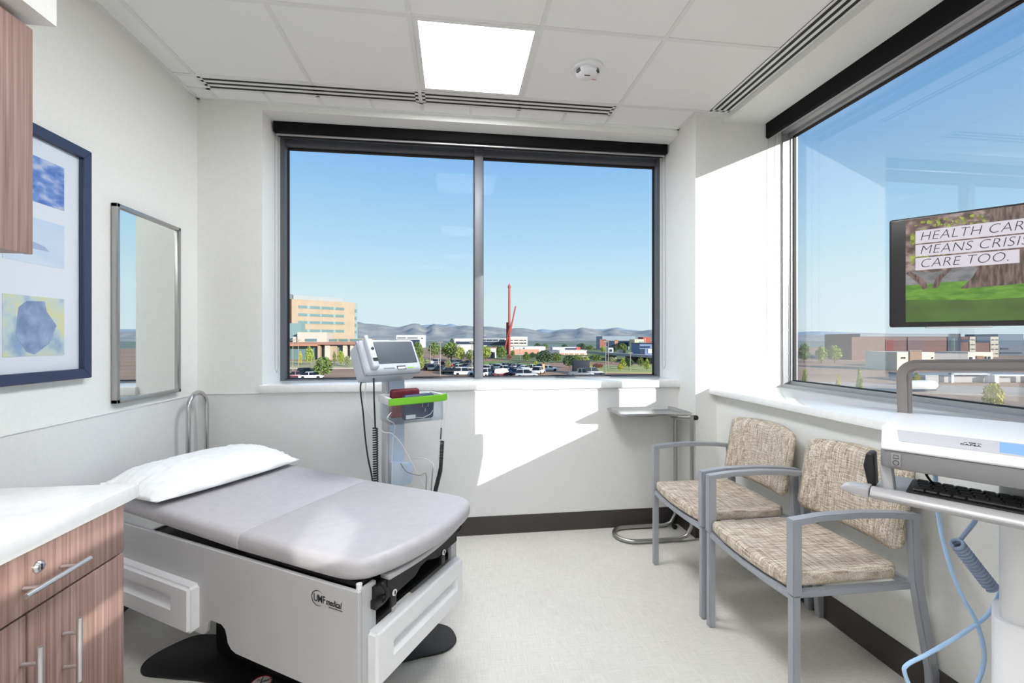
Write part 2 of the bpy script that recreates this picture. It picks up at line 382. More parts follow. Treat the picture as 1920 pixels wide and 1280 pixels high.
# back window
w1 = empty('window_1', (0, YN, ZS), kind='structure')
w1.location = (0, 0, 0)
y0, y1 = 3.17, 3.25
g = MB()
g.box((XN, y0, ZS), (XN + .03, y1, 2.70)); g.box((1.52, y0, ZS), (XC, y1, 2.70))
g.box((XN + .03, y0 + .01, ZS), (1.52, y1, 1.006))
g.box((XN + .03, y0 + .005, 2.655), (1.52, y1, 2.70)); g.box((XN + .03, y0 + .02, 2.625), (1.52, y1, 2.655)); g.box((XN + .03, y0 + .012, 2.609), (1.52, y1, 2.625))
struct(g, 'window_frame', BACKLIT_ALU, w1)
struct(MB().box((.139, y0, 1.0), (.200, y1, 2.66), .003), 'mullion', BACKLIT_ALU, w1)
g = MB()
for a, b in ((XN + .03, .139), (.200, 1.52)):
    g.box((a, y0 + .05, 1.006), (b, y0 + .075, 1.012)); g.box((a, y0 + .05, 2.597), (b, y0 + .075, 2.609)); g.box((a, y0 + .05, 1.006), (a + .006, y0 + .075, 2.609)); g.box((b - .006, y0 + .05, 1.006), (b, y0 + .075, 2.609))
struct(g, 'gasket', GASK, w1)
for a, b in ((XN + .03, .139), (.200, 1.52)): struct(MB().box((a, y0 + .06, 1.006), (b, y0 + .066, 2.609)), 'pane', GLASS_B, w1)
struct(MB().box((XN - .012, YB - .022, .951), (XC, y0 + .01, ZS + .014), .004), 'window_sill', QUARTZ, w1)
# right window, then panes for the sun slots added behind the camera
def right_window(name, ya, yb, zt, mull=None):
    r = empty(name, kind='structure')
    g = MB(); x0, x1 = 2.15, 2.26
    g.box((x0, ya, .96), (x1, yb, .985)); g.box((x0 + .055, ya, .985), (x1, yb, 1.005))
    g.box((x0, yb - .010, .985), (x0 + .05, yb, 2.66)); g.box((x0 + .06, yb - .012, .985), (x1, yb, 2.66)); g.box((x0, ya, .985), (x1, ya + .05, 2.66))
    struct(g, 'window_frame', ALU, r)
    g = MB(); g.box((2.085, ya, 2.655), (2.15, yb, 2.70)); g.box((2.15, ya, 2.645), (2.19, yb, 2.70)); g.box((2.19, ya, 2.655), (2.205, yb, 2.70)); g.box((2.205, ya, zt), (x1, yb, 2.70))
    struct(g, 'window_head', ALUL, r)
    g = MB(); k = 0.03
    z = 1.03
    g.box((x0 + .003, yb - .013, .985), (x0 + .006, yb - .010, 2.66)); g.box((x0 + .044, yb - .013, .985), (x0 + .047, yb - .010, 2.66))
    while z < 2.62:
        g.box((x0 + .003, yb - .013, z), (x0 + .012, yb - .010, z + .005)); g.box((x0 + .036, yb - .013, z), (x0 + .047, yb - .010, z + .005)); z += .155
    struct(g, 'track_pegs', STEEL, r)
    g = MB(); g.box((2.225, ya + .05, 1.005), (2.245, yb - .012, 1.011)); g.box((2.225, ya + .05, zt - .008), (2.245, yb - .012, zt)); g.box((2.225, yb - .018, 1.005), (2.245, yb - .012, zt))
    struct(g, 'gasket', GASK, r)
    segs = [(ya + .05, yb - .012)]
    if mull:
        struct(MB().box((2.16, mull - .035, .985), (x1, mull + .035, 2.66)), 'mullion', ALU, r); segs = [(ya + .05, mull - .035), (mull + .035, yb - .012)]
    for a, b in segs: struct(MB().box((2.236, a, 1.0), (2.242, b, 2.66)), 'pane', GLASS_R, r)
    struct(MB().box((1.635, ya - .02, .928), (2.16, yb - .001, .965), .004), 'window_sill', QUARTZ, r)
    return r
right_window('window_2', W2[0], W2[1], 2.630, 1.36)
slot_root = empty('sun_patch_slots', kind='structure')
for a, b, c_, d in SUN_SLOTS: struct(MB().box((2.238, a, c_), (2.242, b, d)), 'pane', GLASS_R, slot_root)

# ------------------------------------------------------------------ shades, lights, ceiling fittings
r = empty('roller_shade', (0, 3.05, 2.66), label='black roller shade rolled up above the wide back window', cat='window shade')
MB().box((XN + .012, -.03, -.03), (XC - .012, .06, .036), .003).build('fascia', SHADE, r)
MB().box((XN + .02, .0, -.042), (XC - .02, .012, -.03), .002).build('hem_bar', ALUL, r)
for sx, xx in ((1, XN + .006), (-1, XC - .006)):
    g = MB(); g.tube([(xx, .02, -.02), (xx, .02, -1.57), (xx, .045, -1.6), (xx, .07, -1.57), (xx, .07, -.02)], .0016, 6); g.build('pull_chain', ALUL, r)
r = empty('roller_shade', (2.05, 1.36, 2.66), label='black roller shade rolled up above the right-hand side window', cat='window shade')
g = MB(); g.prism([(-.02, .041), (.03, .041), (.03, -.035), (-.005, -.06), (-.02, -.05)], -1.24, 1.300, lambda a, b, h: (a, h, b)); g.build('fascia', SHADE, r)
MB().box((.032, -1.24, -.035), (.040, 1.29, -.02)).build('hem_bar', ALUL, r)
g = MB(); g.tube([(.0, 1.303, -.06), (.0, 1.303, -1.6), (.03, 1.303, -1.63), (.055, 1.303, -1.6), (.055, 1.303, -.03)], .0016, 6); g.build('pull_chain', ALUL, r)

def ceiling_light(x, y, label, lamp=LAMP):
    r = empty('ceiling_light', (x, y, ZC), label=label, cat='ceiling light', group='square ceiling light panels')
    g = MB(); a, b = .291, .270
    for p, q in (((-a, -a), (a, -b)), ((-a, b), (a, a)), ((-a, -b), (-b, b)), ((b, -b), (a, b))): g.box((p[0], p[1], -.008), (q[0], q[1], 0))
    g.build('frame', TBAR, r)
    MB().box((-b, -b, -.005), (b, b, -.001)).build('diffuser', lamp, r)
    return r
ceiling_light(.102, 2.314, 'square white ceiling light panel glowing above the back window')
ceiling_light(.098, .497, 'square white fill light panel added unseen over the camera')  # this and those below are unseen panels added to brighten the room
ceiling_light(.098, -1.333, 'square white fill light panel added unseen behind the camera', FILL_LAMP)
ceiling_light(-.512, -2.553, 'square white fill light panel added unseen near the wall behind the camera', FILL_LAMP)

def slot_diffuser(x0, x1, y0, y1, along, label):
    r = empty('linear_air_diffuser', ((x0 + x1) / 2, (y0 + y1) / 2, ZC), label=label, cat='air vent', group='linear slot diffusers')
    hx, hy = (x1 - x0) / 2, (y1 - y0) / 2
    MB().box((-hx, -hy, -.004), (hx, hy, 0)).build('backing', GASK, r)
    g = MB(); L, W = (hx, hy) if along == 'x' else (hy, hx); sw = .0108; cs = [-.040, 0, .040]
    B = (lambda a0, b0, a1, b1: g.box((a0, b0, -.0065), (a1, b1, -.004))) if along == 'x' else (lambda a0, b0, a1, b1: g.box((b0, a0, -.0065), (b1, a1, -.004)))
    ed = [-W] + [v for c in cs for v in (c - sw, c + sw)] + [W]
    for k in range(0, 8, 2): B(-L, ed[k], L, ed[k + 1])
    B(-L, -W, -L + .018, W); B(L - .018, -W, L, W)
    g.build('face', TBAR, r); return r
slot_diffuser(-1.419, -.219, 2.638, 2.756, 'x', 'white three-slot air diffuser left of the light panel, by the left wall')
slot_diffuser(-.195, .997, 2.638, 2.756, 'x', 'white three-slot air diffuser between the light panel and the back window')
slot_diffuser(1.612, 1.740, 1.40, 2.62, 'y', 'white three-slot air diffuser along the right side window')
r = empty('smoke_detector', (.706, 2.30, ZC), label='round white smoke detector on the ceiling tile', cat='smoke detector')
MB().lathe([(.0, 0), (.088, 0), (.088, -.010), (.080, -.017), (.0, -.017)], n=36).build('base', WHITEP, r)
MB().lathe([(.0, -.017), (.062, -.017), (.060, -.03), (.045, -.04), (.0, -.042)], n=36).build('cap', WHITEP, r)
for a in (3.5, 5.7): MB().box((-.016, .050, -.034), (.016, .064, -.018), .004, M=Matrix.Rotation(a - PI / 2, 4, 'Z')).build('sensor_window', mat('grey lens', (70, 74, 76), .2), r)
text('marking', 'FIRE', .014, mat('red ink', (214, 110, 92), .6), r, frame((.032, .028, -.0435), (1, 0, 0), (0, -1, 0)))
MB().box((-.018, -.012, -.0425), (.014, -.006, -.0418)).build('marking_bar', INK, r)

# ------------------------------------------------------------------ left wall: picture, mirror
r = empty('framed_picture', (XL, 1.835, 1.595), label='tall navy framed picture with three photographs in a white mat on the left wall', cat='picture')
hw, hh, fw = .235, .475, .040
g = MB()
P = lambda y, z, x: (x, y, z)
for pts in (((-hw, -hh), (hw, -hh), (hw - fw, -hh + fw), (-hw + fw, -hh + fw)), ((hw, -hh), (hw, hh), (hw - fw, hh - fw), (hw - fw, -hh + fw)), ((hw, hh), (-hw, hh), (-hw + fw, hh - fw), (hw - fw, hh - fw)), ((-hw, hh), (-hw, -hh), (-hw + fw, -hh + fw), (-hw + fw, hh - fw))):
    g.prism(pts, .001, .030, lambda a, b, h: (h, a, b), .002, 1)
g.build('frame', mat('navy blue frame', (44, 58, 88), .35), r)
MB().box((.001, -hw + .01, -hh + .01), (.010, hw - .01, hh - .01)).build('mat_board', mat('white mat board', (236, 238, 244), .7), r)
ph1 = noise_mat('blue rapids photograph', (74, 112, 190), (196, 200, 226), (9, 14, 26), .5, 6, c3=(120, 150, 214))
ph2 = noise_mat('pale lake photograph', (206, 222, 240), (222, 230, 242), (2, 3, 12), .5)
ph3 = noise_mat('meadow photograph', (150, 176, 206), (226, 224, 170), (6, 11, 11), .5, 3, c3=(206, 220, 214))
for (za, zb, m) in ((.195, .365, ph1), (-.035, .135, ph2), (-.375, -.155, ph3)):
    MB().box((.0095, -.115, za), (.0115, .125, zb)).build('photograph', m, r)
MB().prism([(-.08, .02), (.06, .02), (.04, .036), (.0, .045), (-.05, .040)], .0112, .0122, lambda a, b, h: (h, a, b)).build('photograph_island', mat('slate blue print', (172, 186, 214), .5), r)
MB().prism([(-.07, -.30), (-.06, -.2), (-.03, -.175), (.04, -.17), (.05, -.21), (.09, -.26), (.06, -.33), (.0, -.37), (-.03, -.36)], .0112, .0122, lambda a, b, h: (h, a, b)).build('photograph_shape', noise_mat('grey blue print', (120, 140, 178), (176, 190, 216), (14, 14, 14), .5), r)
MB().box((.0130, -hw + .03, -hh + .03), (.0145, hw - .03, hh - .03)).build('glazing', glass_mat('picture glass', (0.98, 0.99, 1.0), 0.03), r)
r = empty('wall_mirror', (XL, 2.4475, 1.445), label='rectangular mirror in a thin stainless steel frame on the left wall', cat='mirror')
hw, hh, fw = .2345, .457, .018
g = MB()
for a, b in (((-hw, -hh), (hw, -hh + fw)), ((-hw, hh - fw), (hw, hh)), ((-hw, -hh), (-hw + fw, hh)), ((hw - fw, -hh), (hw, hh))): g.box((.001, a[0], a[1]), (.028, b[0], b[1]), .002)
g.build('frame', STEEL, r)
MB().box((.001, -hw + .01, -hh + .01), (.016, hw - .01, hh - .01)).build('mirror_glass', MIRROR, r)

# ------------------------------------------------------------------ cabinets
YE = 1.385
r = empty('base_cabinet', (XL, YE, 0), label='wood laminate base cabinet with a drawer over two doors under the white countertop', cat='cabinet')
XF = -.935 - XL                            # face plane, local
MB().box((.002, -.60, .10), (XF - .02, 0, .822)).build('carcass', WOOD, r)
MB().box((.002, -.60, .0), (XF - .08, 0, .10)).build('toe_kick', BASEB, r)
d = MB().box((XF - .019, -.598, .680), (XF, -.001, .818), .0015).build('drawer', WOOD, r)
def bar_pull(p, q, parent):
    a, b = Vector(p), Vector(q); t = (b - a).normalized(); g = MB()
    g.cyl(a - t * .018, b + t * .018, .0062, 16)
    for e in (a + t * .018, b - t * .018): g.cyl(e, e - Vector((.034, 0, 0)), .0045, 12)
    return g.build('handle', mat('satin aluminium pull', (205, 204, 204), .32, .9), parent)
bar_pull((XF + .036, -.315, .738), (XF + .036, -.185, .738), d)
g = MB(); M = Matrix.Translation((XF, -.262, .768)) @ Matrix.Rotation(PI / 2, 4, 'Y')
g.lathe([(0, 0), (.0135, 0), (.0135, .004), (.010, .008), (.0, .009)], n=24, M=M); g.build('lock', CHROME, d)
MB().box((XF + .0088, -.2632, .762), (XF + .0096, -.2608, .774)).build('keyhole', GASK, d)
for ya, yb, hy in ((-.284, -.001, -.198), (-.598, -.289, -.300)):
    dd = MB().box((XF - .019, ya, .105), (XF, yb, .675), .0015).build('door', WOOD, r)
    bar_pull((XF + .036, hy, .475), (XF + .036, hy, .592), dd)
o = MB().box((XL + .001, .70, .824), (-.909, 1.407, .864), .003).build('countertop', QUARTZ)
tag(o, 'white quartz countertop on the wood base cabinet at the lower left', 'countertop')
r = empty('wall_cabinet', (XL, 1.427, 1.526), label='wood laminate wall cabinet hanging on the left wall beside the framed picture', cat='cabinet')
MB().box((.002, -.62, .0), (.33, 0, .642), .001).build('carcass', WOOD, r)
MB().box((.331, -.62, -.002), (.350, 0, .642), .0015).build('door', WOOD, r)
MB().box((.002, -.62, .643), (.315, -.09, .662)).build('filler_strip', WOODE, r)

# ------------------------------------------------------------------ exam table
TA = math.radians(-31.0)
T = empty('exam_table', (-.262, 1.36, 0), TA, 'white power exam table with pale grey upholstered top and black base', 'exam table')
side = [(-1.24, .541), (0, .541), (0, .205), (-.54, .208), (-.565, .216), (-.583, .234), (-.588, .256), (-.596, .276), (-.615, .288), (-.675, .288), (-.690, .275), (-.698, .242), (-.712, .228), (-.735, .225), (-1.24, .225)]
MB().prism(side, -.034, -.020, fxz, .002, 1).build('side_panel', TABLEM, T)
MB().prism(side, .506, .52, fxz, .002, 1).build('side_panel', TABLEM, T)
MB().box((-1.24, -.020, .225), (-1.226, .506, .47)).build('end_panel', TABLEM, T)
g = MB()
g.box((-.014, -.020, .205), (0, .040, .541)); g.box((-.014, .478, .205), (0, .506, .541)); g.box((-.014, .040, .205), (0, .478, .25))
g.build('foot_panel', TABLEM, T)
g = MB(); g.box((-1.236, .016, .40), (-.02, .504, .412)); g.box((-.30, .03, .412), (-.29, .49, .53)); g.box((-1.2, .05, .412), (-.32, .47, .47)); g.build('inner_tray', BASEBLK, T)
MB().box((-.9, .12, .012), (-.22, .40, .40), .02).build('lift_column', BASEBLK, T)
bp = [(.02, .60), (.04, .56), (.02, .50), (-.08, .42), (-.16, .34), (-.20, .26), (-.18, .12), (-.20, .02), (-.30, -.02), (-.50, -.01), (-.75, .02), (-.97, -.03), (-1.10, -.06), (-1.17, -.02), (-1.18, .06), (-1.14, .16), (-1.0, .22), (-.96, .30), (-1.0, .38), (-1.14, .46), (-1.17, .54), (-1.1, .60), (-.9, .58), (-.6, .55), (-.35, .56), (-.15, .63), (-.05, .64)]
MB().prism([tuple(p)[:2] for p in smooth_path([(-.57 + (a + .57) * .88, b, 0) for a, b in bp], 5, True)], .001, .013, fxy, .003, 2).build('base_plate', BASEBLK, T)
# drawers
g = MB(); g.recess(-1.280, -.735, .240, .405, .033, .072, -1.262, -.838, .305, .360, .026, lambda a, z, d: (a, -d, z), .010, slope=.022)
g.build('side_drawer', WHITEP, T)
g = MB(); g.recess(.004, .512, .238, .405, .001, .036, .080, .470, .295, .345, .024, lambda a, z, d: (d, a, z), .008, slope=.02)
g.build('foot_drawer', WHITEP, T)
# cushions
def pad(poly, z0, z1, r, M=None, seg=5):
    g = MB(); g.prism(poly, z0, z1, fxy, r, seg, .5)
    if M is not None: bmesh.ops.transform(g.bm, matrix=M, verts=g.bm.verts)
    return g
foot = [(-.529, -.035), (-.20, -.035), (-.11, -.034), (-.05, -.026), (-.005, .0), (.026, .05), (.050, .12), (.066, .20), (.076, .28), (.078, .36), (.070, .44), (.060, .51), (.034, .568), (-.015, .600), (-.10, .610), (-.20, .612), (-.529, .612)]
foot = [foot[0]] + [tuple(p)[:2] for p in smooth_path([(a, b, 0) for a, b in foot[1:-1]], 3)] + [foot[-1]]
def cushion(name, poly, M=None):
    g = MB(); n = len(poly)
    A = [g.bm.verts.new((a, b, .553)) for a, b in poly]; B2 = [g.bm.verts.new((a, b, .620)) for a, b in poly]
    g.bm.faces.new(A); g.bm.faces.new(B2[::-1])
    for i in range(n): g.bm.faces.new((A[i], B2[i], B2[(i + 1) % n], A[(i + 1) % n]))
    bmesh.ops.recalc_face_normals(g.bm, faces=g.bm.faces)
    def seam(v): return -.5335 < v.co.x < -.528
    es = [e for e in g.bm.edges if e.calc_face_angle(0) > .5 and not (seam(e.verts[0]) and seam(e.verts[1]))]
    bmesh.ops.bevel(g.bm, geom=es, offset=.029, segments=6, affect='EDGES', profile=.5, clamp_overlap=True)
    es = [e for e in g.bm.edges if seam(e.verts[0]) and seam(e.verts[1]) and e.calc_face_angle(0) > .5]
    bmesh.ops.bevel(g.bm, geom=es, offset=.0035, segments=2, affect='EDGES', profile=.5, clamp_overlap=True)
    if M is not None: bmesh.ops.transform(g.bm, matrix=M, verts=g.bm.verts)
    return g.build(name, VINYL, T, sharp=1.2)
cushion('seat_cushion', foot)
RB = Matrix.Translation((-.53, 0, .620)) @ Matrix.Rotation(math.radians(1.8), 4, 'Y') @ Matrix.Translation((.53, 0, -.620))
cushion('backrest_cushion', [(-.532, .612)] + [q for q in rrect(-1.44, -.035, -.9, .612, .07) if q[0] < -.95] + [(-.532, -.035)], RB)
g = MB(); g.box((-1.38, .04, .544), (-.56, .56, .554)); bmesh.ops.transform(g.bm, matrix=RB, verts=g.bm.verts); g.build('backrest_board', BASEBLK, T)
MB().box((-.52, -.012, .541), (-.02, .56, .554)).build('seat_board', BASEBLK, T)
# foot end mechanism
g = MB(); pp = [(.07, .02)] + [(.07 + .43 * k / 10, .028 + .022 * math.sin(PI * k / 10)) for k in range(11)] + [(.50, -.01), (.07, -.01)]
g.prism([(b, a) for a, b in pp], .531, .548, fxy, .004, 2); g.build('leg_rest', VINYL, T)
arch = [(.075, .531), (.495, .531), (.495, .475), (.36, .470), (.33, .478), (.29, .492), (.25, .488), (.22, .470), (.12, .465), (.075, .470)]
MB().prism(arch, .004, .016, lambda a, b, h: (h, a, b)).build('leg_rest_plate', BASEBLK, T)
for t in (.105, .395):
    k = MB().box((.002, t - .013, .43), (.018, t + .013, .485), .003).build('stirrup_latch', BLACK, T)
    MB().lathe([(0, 0), (.010, 0), (.010, .003), (0, .0035)], n=20, M=Matrix.Translation((.018, t, .474)) @ Matrix.Rotation(PI / 2, 4, 'Y')).build('latch_badge', WHITEP, k)
    MB().box((.0205, t - .003, .468), (.022, t + .003, .480)).build('latch_slot', GASK, k)
g = MB(); g.box((-.01, .016, .465), (.02, .06, .492), .003); g.box((-.01, .022, .49), (.012, .075, .53)); g.build('hinge_block', BLACK, T)
g = MB(); g.tube(smooth_path([(.012, .05, .53), (.028, .052, .515), (.032, .052, .49), (.02, .05, .475)], 5), .005, 8); g.build('hinge_hook', BLACK, T)
MB().box((-.002, .455, .482), (.010, .495, .500), .003).build('foot_catch', WHITEP, T)
g = MB(); g.tube(smooth_path([(-.02, .515, .530), (-.012, .545, .528), (-.004, .562, .512), (-.006, .556, .492), (-.016, .525, .484)], 6), .0045, 10); g.build('side_loop', BLACK, T)
MB().cyl((-.014, -.016, .541), (-.014, -.016, .556), .009).build('bumper', WHITEP, T)
g = MB()
g.tube(smooth_path([(-1.27, -.02, .555), (-1.31, -.03, .552), (-1.38, -.01, .565), (-1.40, .08, .57)], 6), .007, 8); g.build('head_rail', BLACK, T)
# logo on the near side, spoken as it stands on the panel
L = empty('logo', (0, -.034, .008)); L.parent = T
g = MB(); pts = [(-.160 + .027 * math.cos(a), .481 + .024 * math.sin(a)) for a in [math.radians(50 + 250 * k / 24) for k in range(25)]]
for k in range(24):
    a, b = pts[k], pts[k + 1]; t = .0012 + .0022 * math.sin(PI * k / 24)
    d2 = Vector((b[0] - a[0], b[1] - a[1])).normalized(); n2 = Vector((-d2.y, d2.x)) * t
    g.poly([(a[0], -.0008, a[1]), (b[0], -.0008, b[1]), (b[0] + n2.x, -.0008, b[1] + n2.y), (a[0] + n2.x, -.0008, a[1] + n2.y)])
g.build('logo_swoosh', INK, L)
text('logo_letters', 'UMF', .032, INK, L, frame((-.178, -.0008, .470), (1, 0, 0), (0, 0, 1)), off=.0002, sx=.80, spacing=.95)
text('logo_letters', 'medical', .027, INK, L, frame((-.127, -.0008, .470), (1, 0, 0), (0, 0, 1)), shear=.2, sx=.74, off=.0004)
MB().box((-.115, -.0012, .463), (-.062, -.0002, .4645)).build('logo_rule', INK, L)
s_ = empty('warning_sticker', (-.575, .085, .0135), .35); s_.parent = T
MB().lathe([(0, 0), (.036, 0), (.036, .0006), (0, .0006)], n=36).build('sticker_disc', mat('white sticker', (228, 226, 226), .5), s_)
g = MB(); g.tube([(.034 * math.cos(a), .034 * math.sin(a), .0006) for a in [k * 2 * PI / 40 for k in range(40)]], .0016, 6, True); g.build('sticker_ring', mat('red sticker ring', (186, 34, 44), .5), s_)
g = MB(); g.box((-.033, -.0014, .0005), (.033, .0014, .0014), M=Matrix.Rotation(.75, 4, 'Z')); g.box((-.033, -.0014, .0005), (.033, .0014, .0013), M=Matrix.Rotation(1.9, 4, 'Z')); g.build('sticker_bars', INK, s_)
text('sticker_letters', 'DO NOT', .014, INK, s_, frame((-.021, .006, .0008), (1, 0, 0), (0, 1, 0)), sx=.8)
# pillow resting on the backrest
def pillow():
    g = MB(); nu, nv = 56, 40; rnd = random.Random(3)
    grid = {}
    from mathutils import noise
    for side_ in (1, -1):
        for i in range(nu + 1):
            for j in range(nv + 1):
                u, v = -1 + 2 * i / nu, -1 + 2 * j / nv
                edge = (1 - abs(u) ** 3.2) * (1 - abs(v) ** 2.6)
                h = .084 * max(0, edge) ** .62
                px = u * .345 * (1 - .05 * v * v); py = v * .225 * (1 - .06 * u * u)
                n = noise.noise(Vector((u * 5.5, v * 4.5, 1.7))) * .7 + noise.noise(Vector((u * 12 + v * 5, v * 9, 4.1))) * .35
                cr_ = noise.noise(Vector((u * 3 - v * 9, v * 3 + u * 4, 9.0)))
                amp = .018 * (1 - max(0, edge) * .75)
                z = h + (n * amp - abs(cr_) * .020 * (0.4 + abs(u))) * (edge > .02)
                if side_ < 0: z = -h * .28
                if abs(u) == 1 or abs(v) == 1:
                    z = 0
                    if side_ < 0: grid[(side_, i, j)] = grid[(1, i, j)]; continue
                grid[(side_, i, j)] = g.bm.verts.new((px, py, z))
    for s2 in (1, -1):
        for i in range(nu):
            for j in range(nv):
                q = [grid[(s2, i, j)], grid[(s2, i + 1, j)], grid[(s2, i + 1, j + 1)], grid[(s2, i, j + 1)]]
                g.bm.faces.new(q if s2 > 0 else q[::-1])
    return g
o = pillow().build('pillow', LINEN, None, sharp=3.0)
tag(o, 'white pillow lying across the raised head end of the exam table', 'pillow')
Tm = Matrix.Translation((-.262, 1.36, 0)) @ Matrix.Rotation(TA, 4, 'Z')
o.matrix_world = Tm @ RB @ Matrix.Translation((-1.200, .290, .645)) @ Matrix.Rotation(PI / 2, 4, 'Z')

# step stool handrail behind the table
r = empty('step_stool', (-1.30, 2.755, 0), label='chrome step stool whose hooped handrail stands in the back left corner', cat='step stool')
g = MB(); g.box((-.14, -.1, .2), (.16, .1, .225), .006); g.build('platform', BLACK, r)
for x in (-.12, .14):
    for y in (-.085, .085): MB().cyl((x, y, .001), (x * .95, y * .95, .2), .0125, 14).build('leg', CHROME, r)
g = MB(); hp = [(-.175, -.09, .10)] + [(-.175, -.09, .5), (-.175, -.09, .86)] + [(-.175, -.09 * math.cos(a), .885 + .09 * math.sin(a)) for a in [PI * k / 14 for k in range(15)]] + [(-.175, .09, .86), (-.175, .09, .5), (-.175, .09, .10)]
g.tube(hp, .0125, 14); g.build('handrail', CHROME, r)
for sy in (-1, 1): MB().cyl((-.175, sy * .09, .21), (-.12, sy * .08, .19), .008).build('bracket', CHROME, r)

# ------------------------------------------------------------------ chairs
def make_chair():
    r = empty('guest_chair', (1.40, 2.1415, 0), 0, 'beige tweed guest chair with silver frame, nearer the corner and the tray stand', 'chair', 'guest chairs along the right wall')
    H = .2435; X0 = -.265
    seat = [(X0 - .008, -.226), (X0 - .026, -.12), (X0 - .032, 0), (X0 - .026, .12), (X0 - .008, .226), (.14, .226), (.172, .2), (.172, -.2), (.14, -.226)]
    pad(seat, .430, .480, .016, seg=4).build('seat', FABRIC, r, sharp=1.2)
    g = MB(); nu, nv = 16, 14; V = {}
    for s_ in (0, 1):
        for i in range(nu + 1):
            for j in range(nv + 1):
                u, v = -1 + 2 * i / nu, j / nv
                # rounded corners: squeeze width near top and bottom
                hw = .236 - .03 * max(0, (abs(v - .5) * 2 - .8) / .2) ** 2
                y = u * hw
                zt = .528 + v * .305 + .012 * (1 - u * u) * (1 if v > .5 else -1) * abs(v - .5) * 2
                x = .160 + .055 * v + .048 * (1 - u * u)
                e = min(1, (1 - abs(u)) / .14, (v) / .12 if v < .5 else (1 - v) / .12)
                e = max(0, e); th = .012 + .026 * math.sqrt(1 - (1 - e) ** 2)
                V[(s_, i, j)] = g.bm.verts.new((x - (th if s_ == 0 else -th * .35), y, zt))
    for i in range(nu):
        for j in range(nv):
            g.bm.faces.new((V[(0, i, j)], V[(0, i + 1, j)], V[(0, i + 1, j + 1)], V[(0, i, j + 1)])); g.bm.faces.new((V[(1, i, j + 1)], V[(1, i + 1, j + 1)], V[(1, i + 1, j)], V[(1, i, j)]))
    for i in range(nu):
        for j, f in ((0, 0), (nv, 1)): g.bm.faces.new((V[(0, i, j)], V[(1, i, j)], V[(1, i + 1, j)], V[(0, i + 1, j)]))
    for j in range(nv):
        for i in (0, nu): g.bm.faces.new((V[(0, i, j)], V[(0, i, j + 1)], V[(1, i, j + 1)], V[(1, i, j)]))
    bmesh.ops.recalc_face_normals(g.bm, faces=g.bm.faces)
    g.build('backrest', FABRIC, r, sharp=1.3)
    for s in (-1, 1):
        y = s * H
        MB().sq([(X0, y, .0), (X0, y, .420)], .028, .028).build('leg', CHAIRM, r)
        a = MB(); a.sq([(X0, y, .4215), (X0, y, .666)], .034, .034)
        a.sq([(X0 - .017, y, .666), (X0 + .10, y, .678), (X0 + .24, y, .680), (X0 + .36, y, .674), (.212, y, .660)], .036, .020)
        a.build('arm', CHAIRM, r)
        MB().sq([(.190, y, .668), (.195, y, .60), (.205, y, .43), (.268, y, .11), (.275, y, .0)], .028, .034).build('leg', CHAIRM, r)
    g = MB()
    for s in (-1, 1): g.sq([(X0, s * .226, .412), (.21, s * .226, .412)], .020, .026)
    g.sq([(X0, -H, .412), (X0 - .012, -.12, .412), (X0 - .016, 0, .412), (X0 - .012, .12, .412), (X0, H, .412)], .026, .022, side=Vector((0, 0, 1)))
    g.sq([(.205, -H, .412), (.205, H, .412)], .026, .022, side=Vector((0, 0, 1)))
    g.build('seat_frame', CHAIRM, r)
    g = MB(); g.sq([(.200, -H, .60), (.238, -.12, .60), (.252, 0, .60), (.238, .12, .60), (.200, H, .60)], .03, .010, side=Vector((0, 0, 1))); g.build('back_rail', CHAIRM, r)
    return r
ch1 = make_chair()
ch2 = copy_tree(ch1); ch2.location = (1.40, 1.594, 0)
tag(ch2, 'beige tweed guest chair with silver frame, beside the computer cart')

# ------------------------------------------------------------------ tray stand
r = empty('tray_stand', (1.26, 2.735, 0), label='stainless steel instrument tray on a wheeled U-shaped stand below the window corner', cat='tray stand')
g = MB(); a, b = .105, .105
u = [(.235, -b, .80), (.235, -b, .16), (.23, -b, .09), (.20, -b, .035), (.15, -b, .018), (-.10, -b, .018)] + [(-.13 - .105 * math.sin(PI * k / 12), -b * math.cos(PI * k / 12), .018) for k in range(13)] + [(-.10, b, .018), (.15, b, .018), (.20, b, .035), (.23, b, .09), (.235, b, .16), (.235, b, .80)]
g.tube(u, .0125, 14); g.build('stand', STEEL, r)
g = MB(); g.tube(smooth_path([(.235, -b, .775), (.18, -b * .6, .77), (.165, 0, .768), (.18, b * .6, .77), (.235, b, .775)], 6), .009, 10); g.build('tray_holder', STEEL, r)
g = MB(); n = 8
def ring(rx, ry, z): return [(x, y, z) for x, y in rrect(-rx, -ry, rx, ry, .03, 4)]
R = [ring(.235, .142, .812), ring(.238, .145, .818), ring(.232, .139, .820), ring(.215, .122, .803), ring(.05, .03, .802)]
Vs = [[g.bm.verts.new((x - .01, y, z)) for x, y, z in q] for q in R]
for A, B in zip(Vs, Vs[1:]):
    for k in range(len(A)): g.bm.faces.new((A[k], A[(k + 1) % len(A)], B[(k + 1) % len(A)], B[k]))
g.bm.faces.new(Vs[-1]); bo = [g.bm.verts.new((v.co.x * .93, v.co.y * .9, .799)) for v in Vs[0]]
for k in range(len(bo)): g.bm.faces.new((Vs[0][k], bo[k], bo[(k + 1) % len(bo)], Vs[0][(k + 1) % len(bo)]))
g.bm.faces.new(bo); bmesh.ops.recalc_face_normals(g.bm, faces=g.bm.faces)
g.build('tray', CHROME, r)
g = MB(); g.lathe([(0, 0), (.013, 0), (.016, .006), (.016, .02), (.012, .026), (0, .026)], n=16, M=Matrix.Translation((.247, -b, .782)) @ Matrix.Rotation(PI / 2, 4, 'Y')); g.build('knob', BLACK, r)
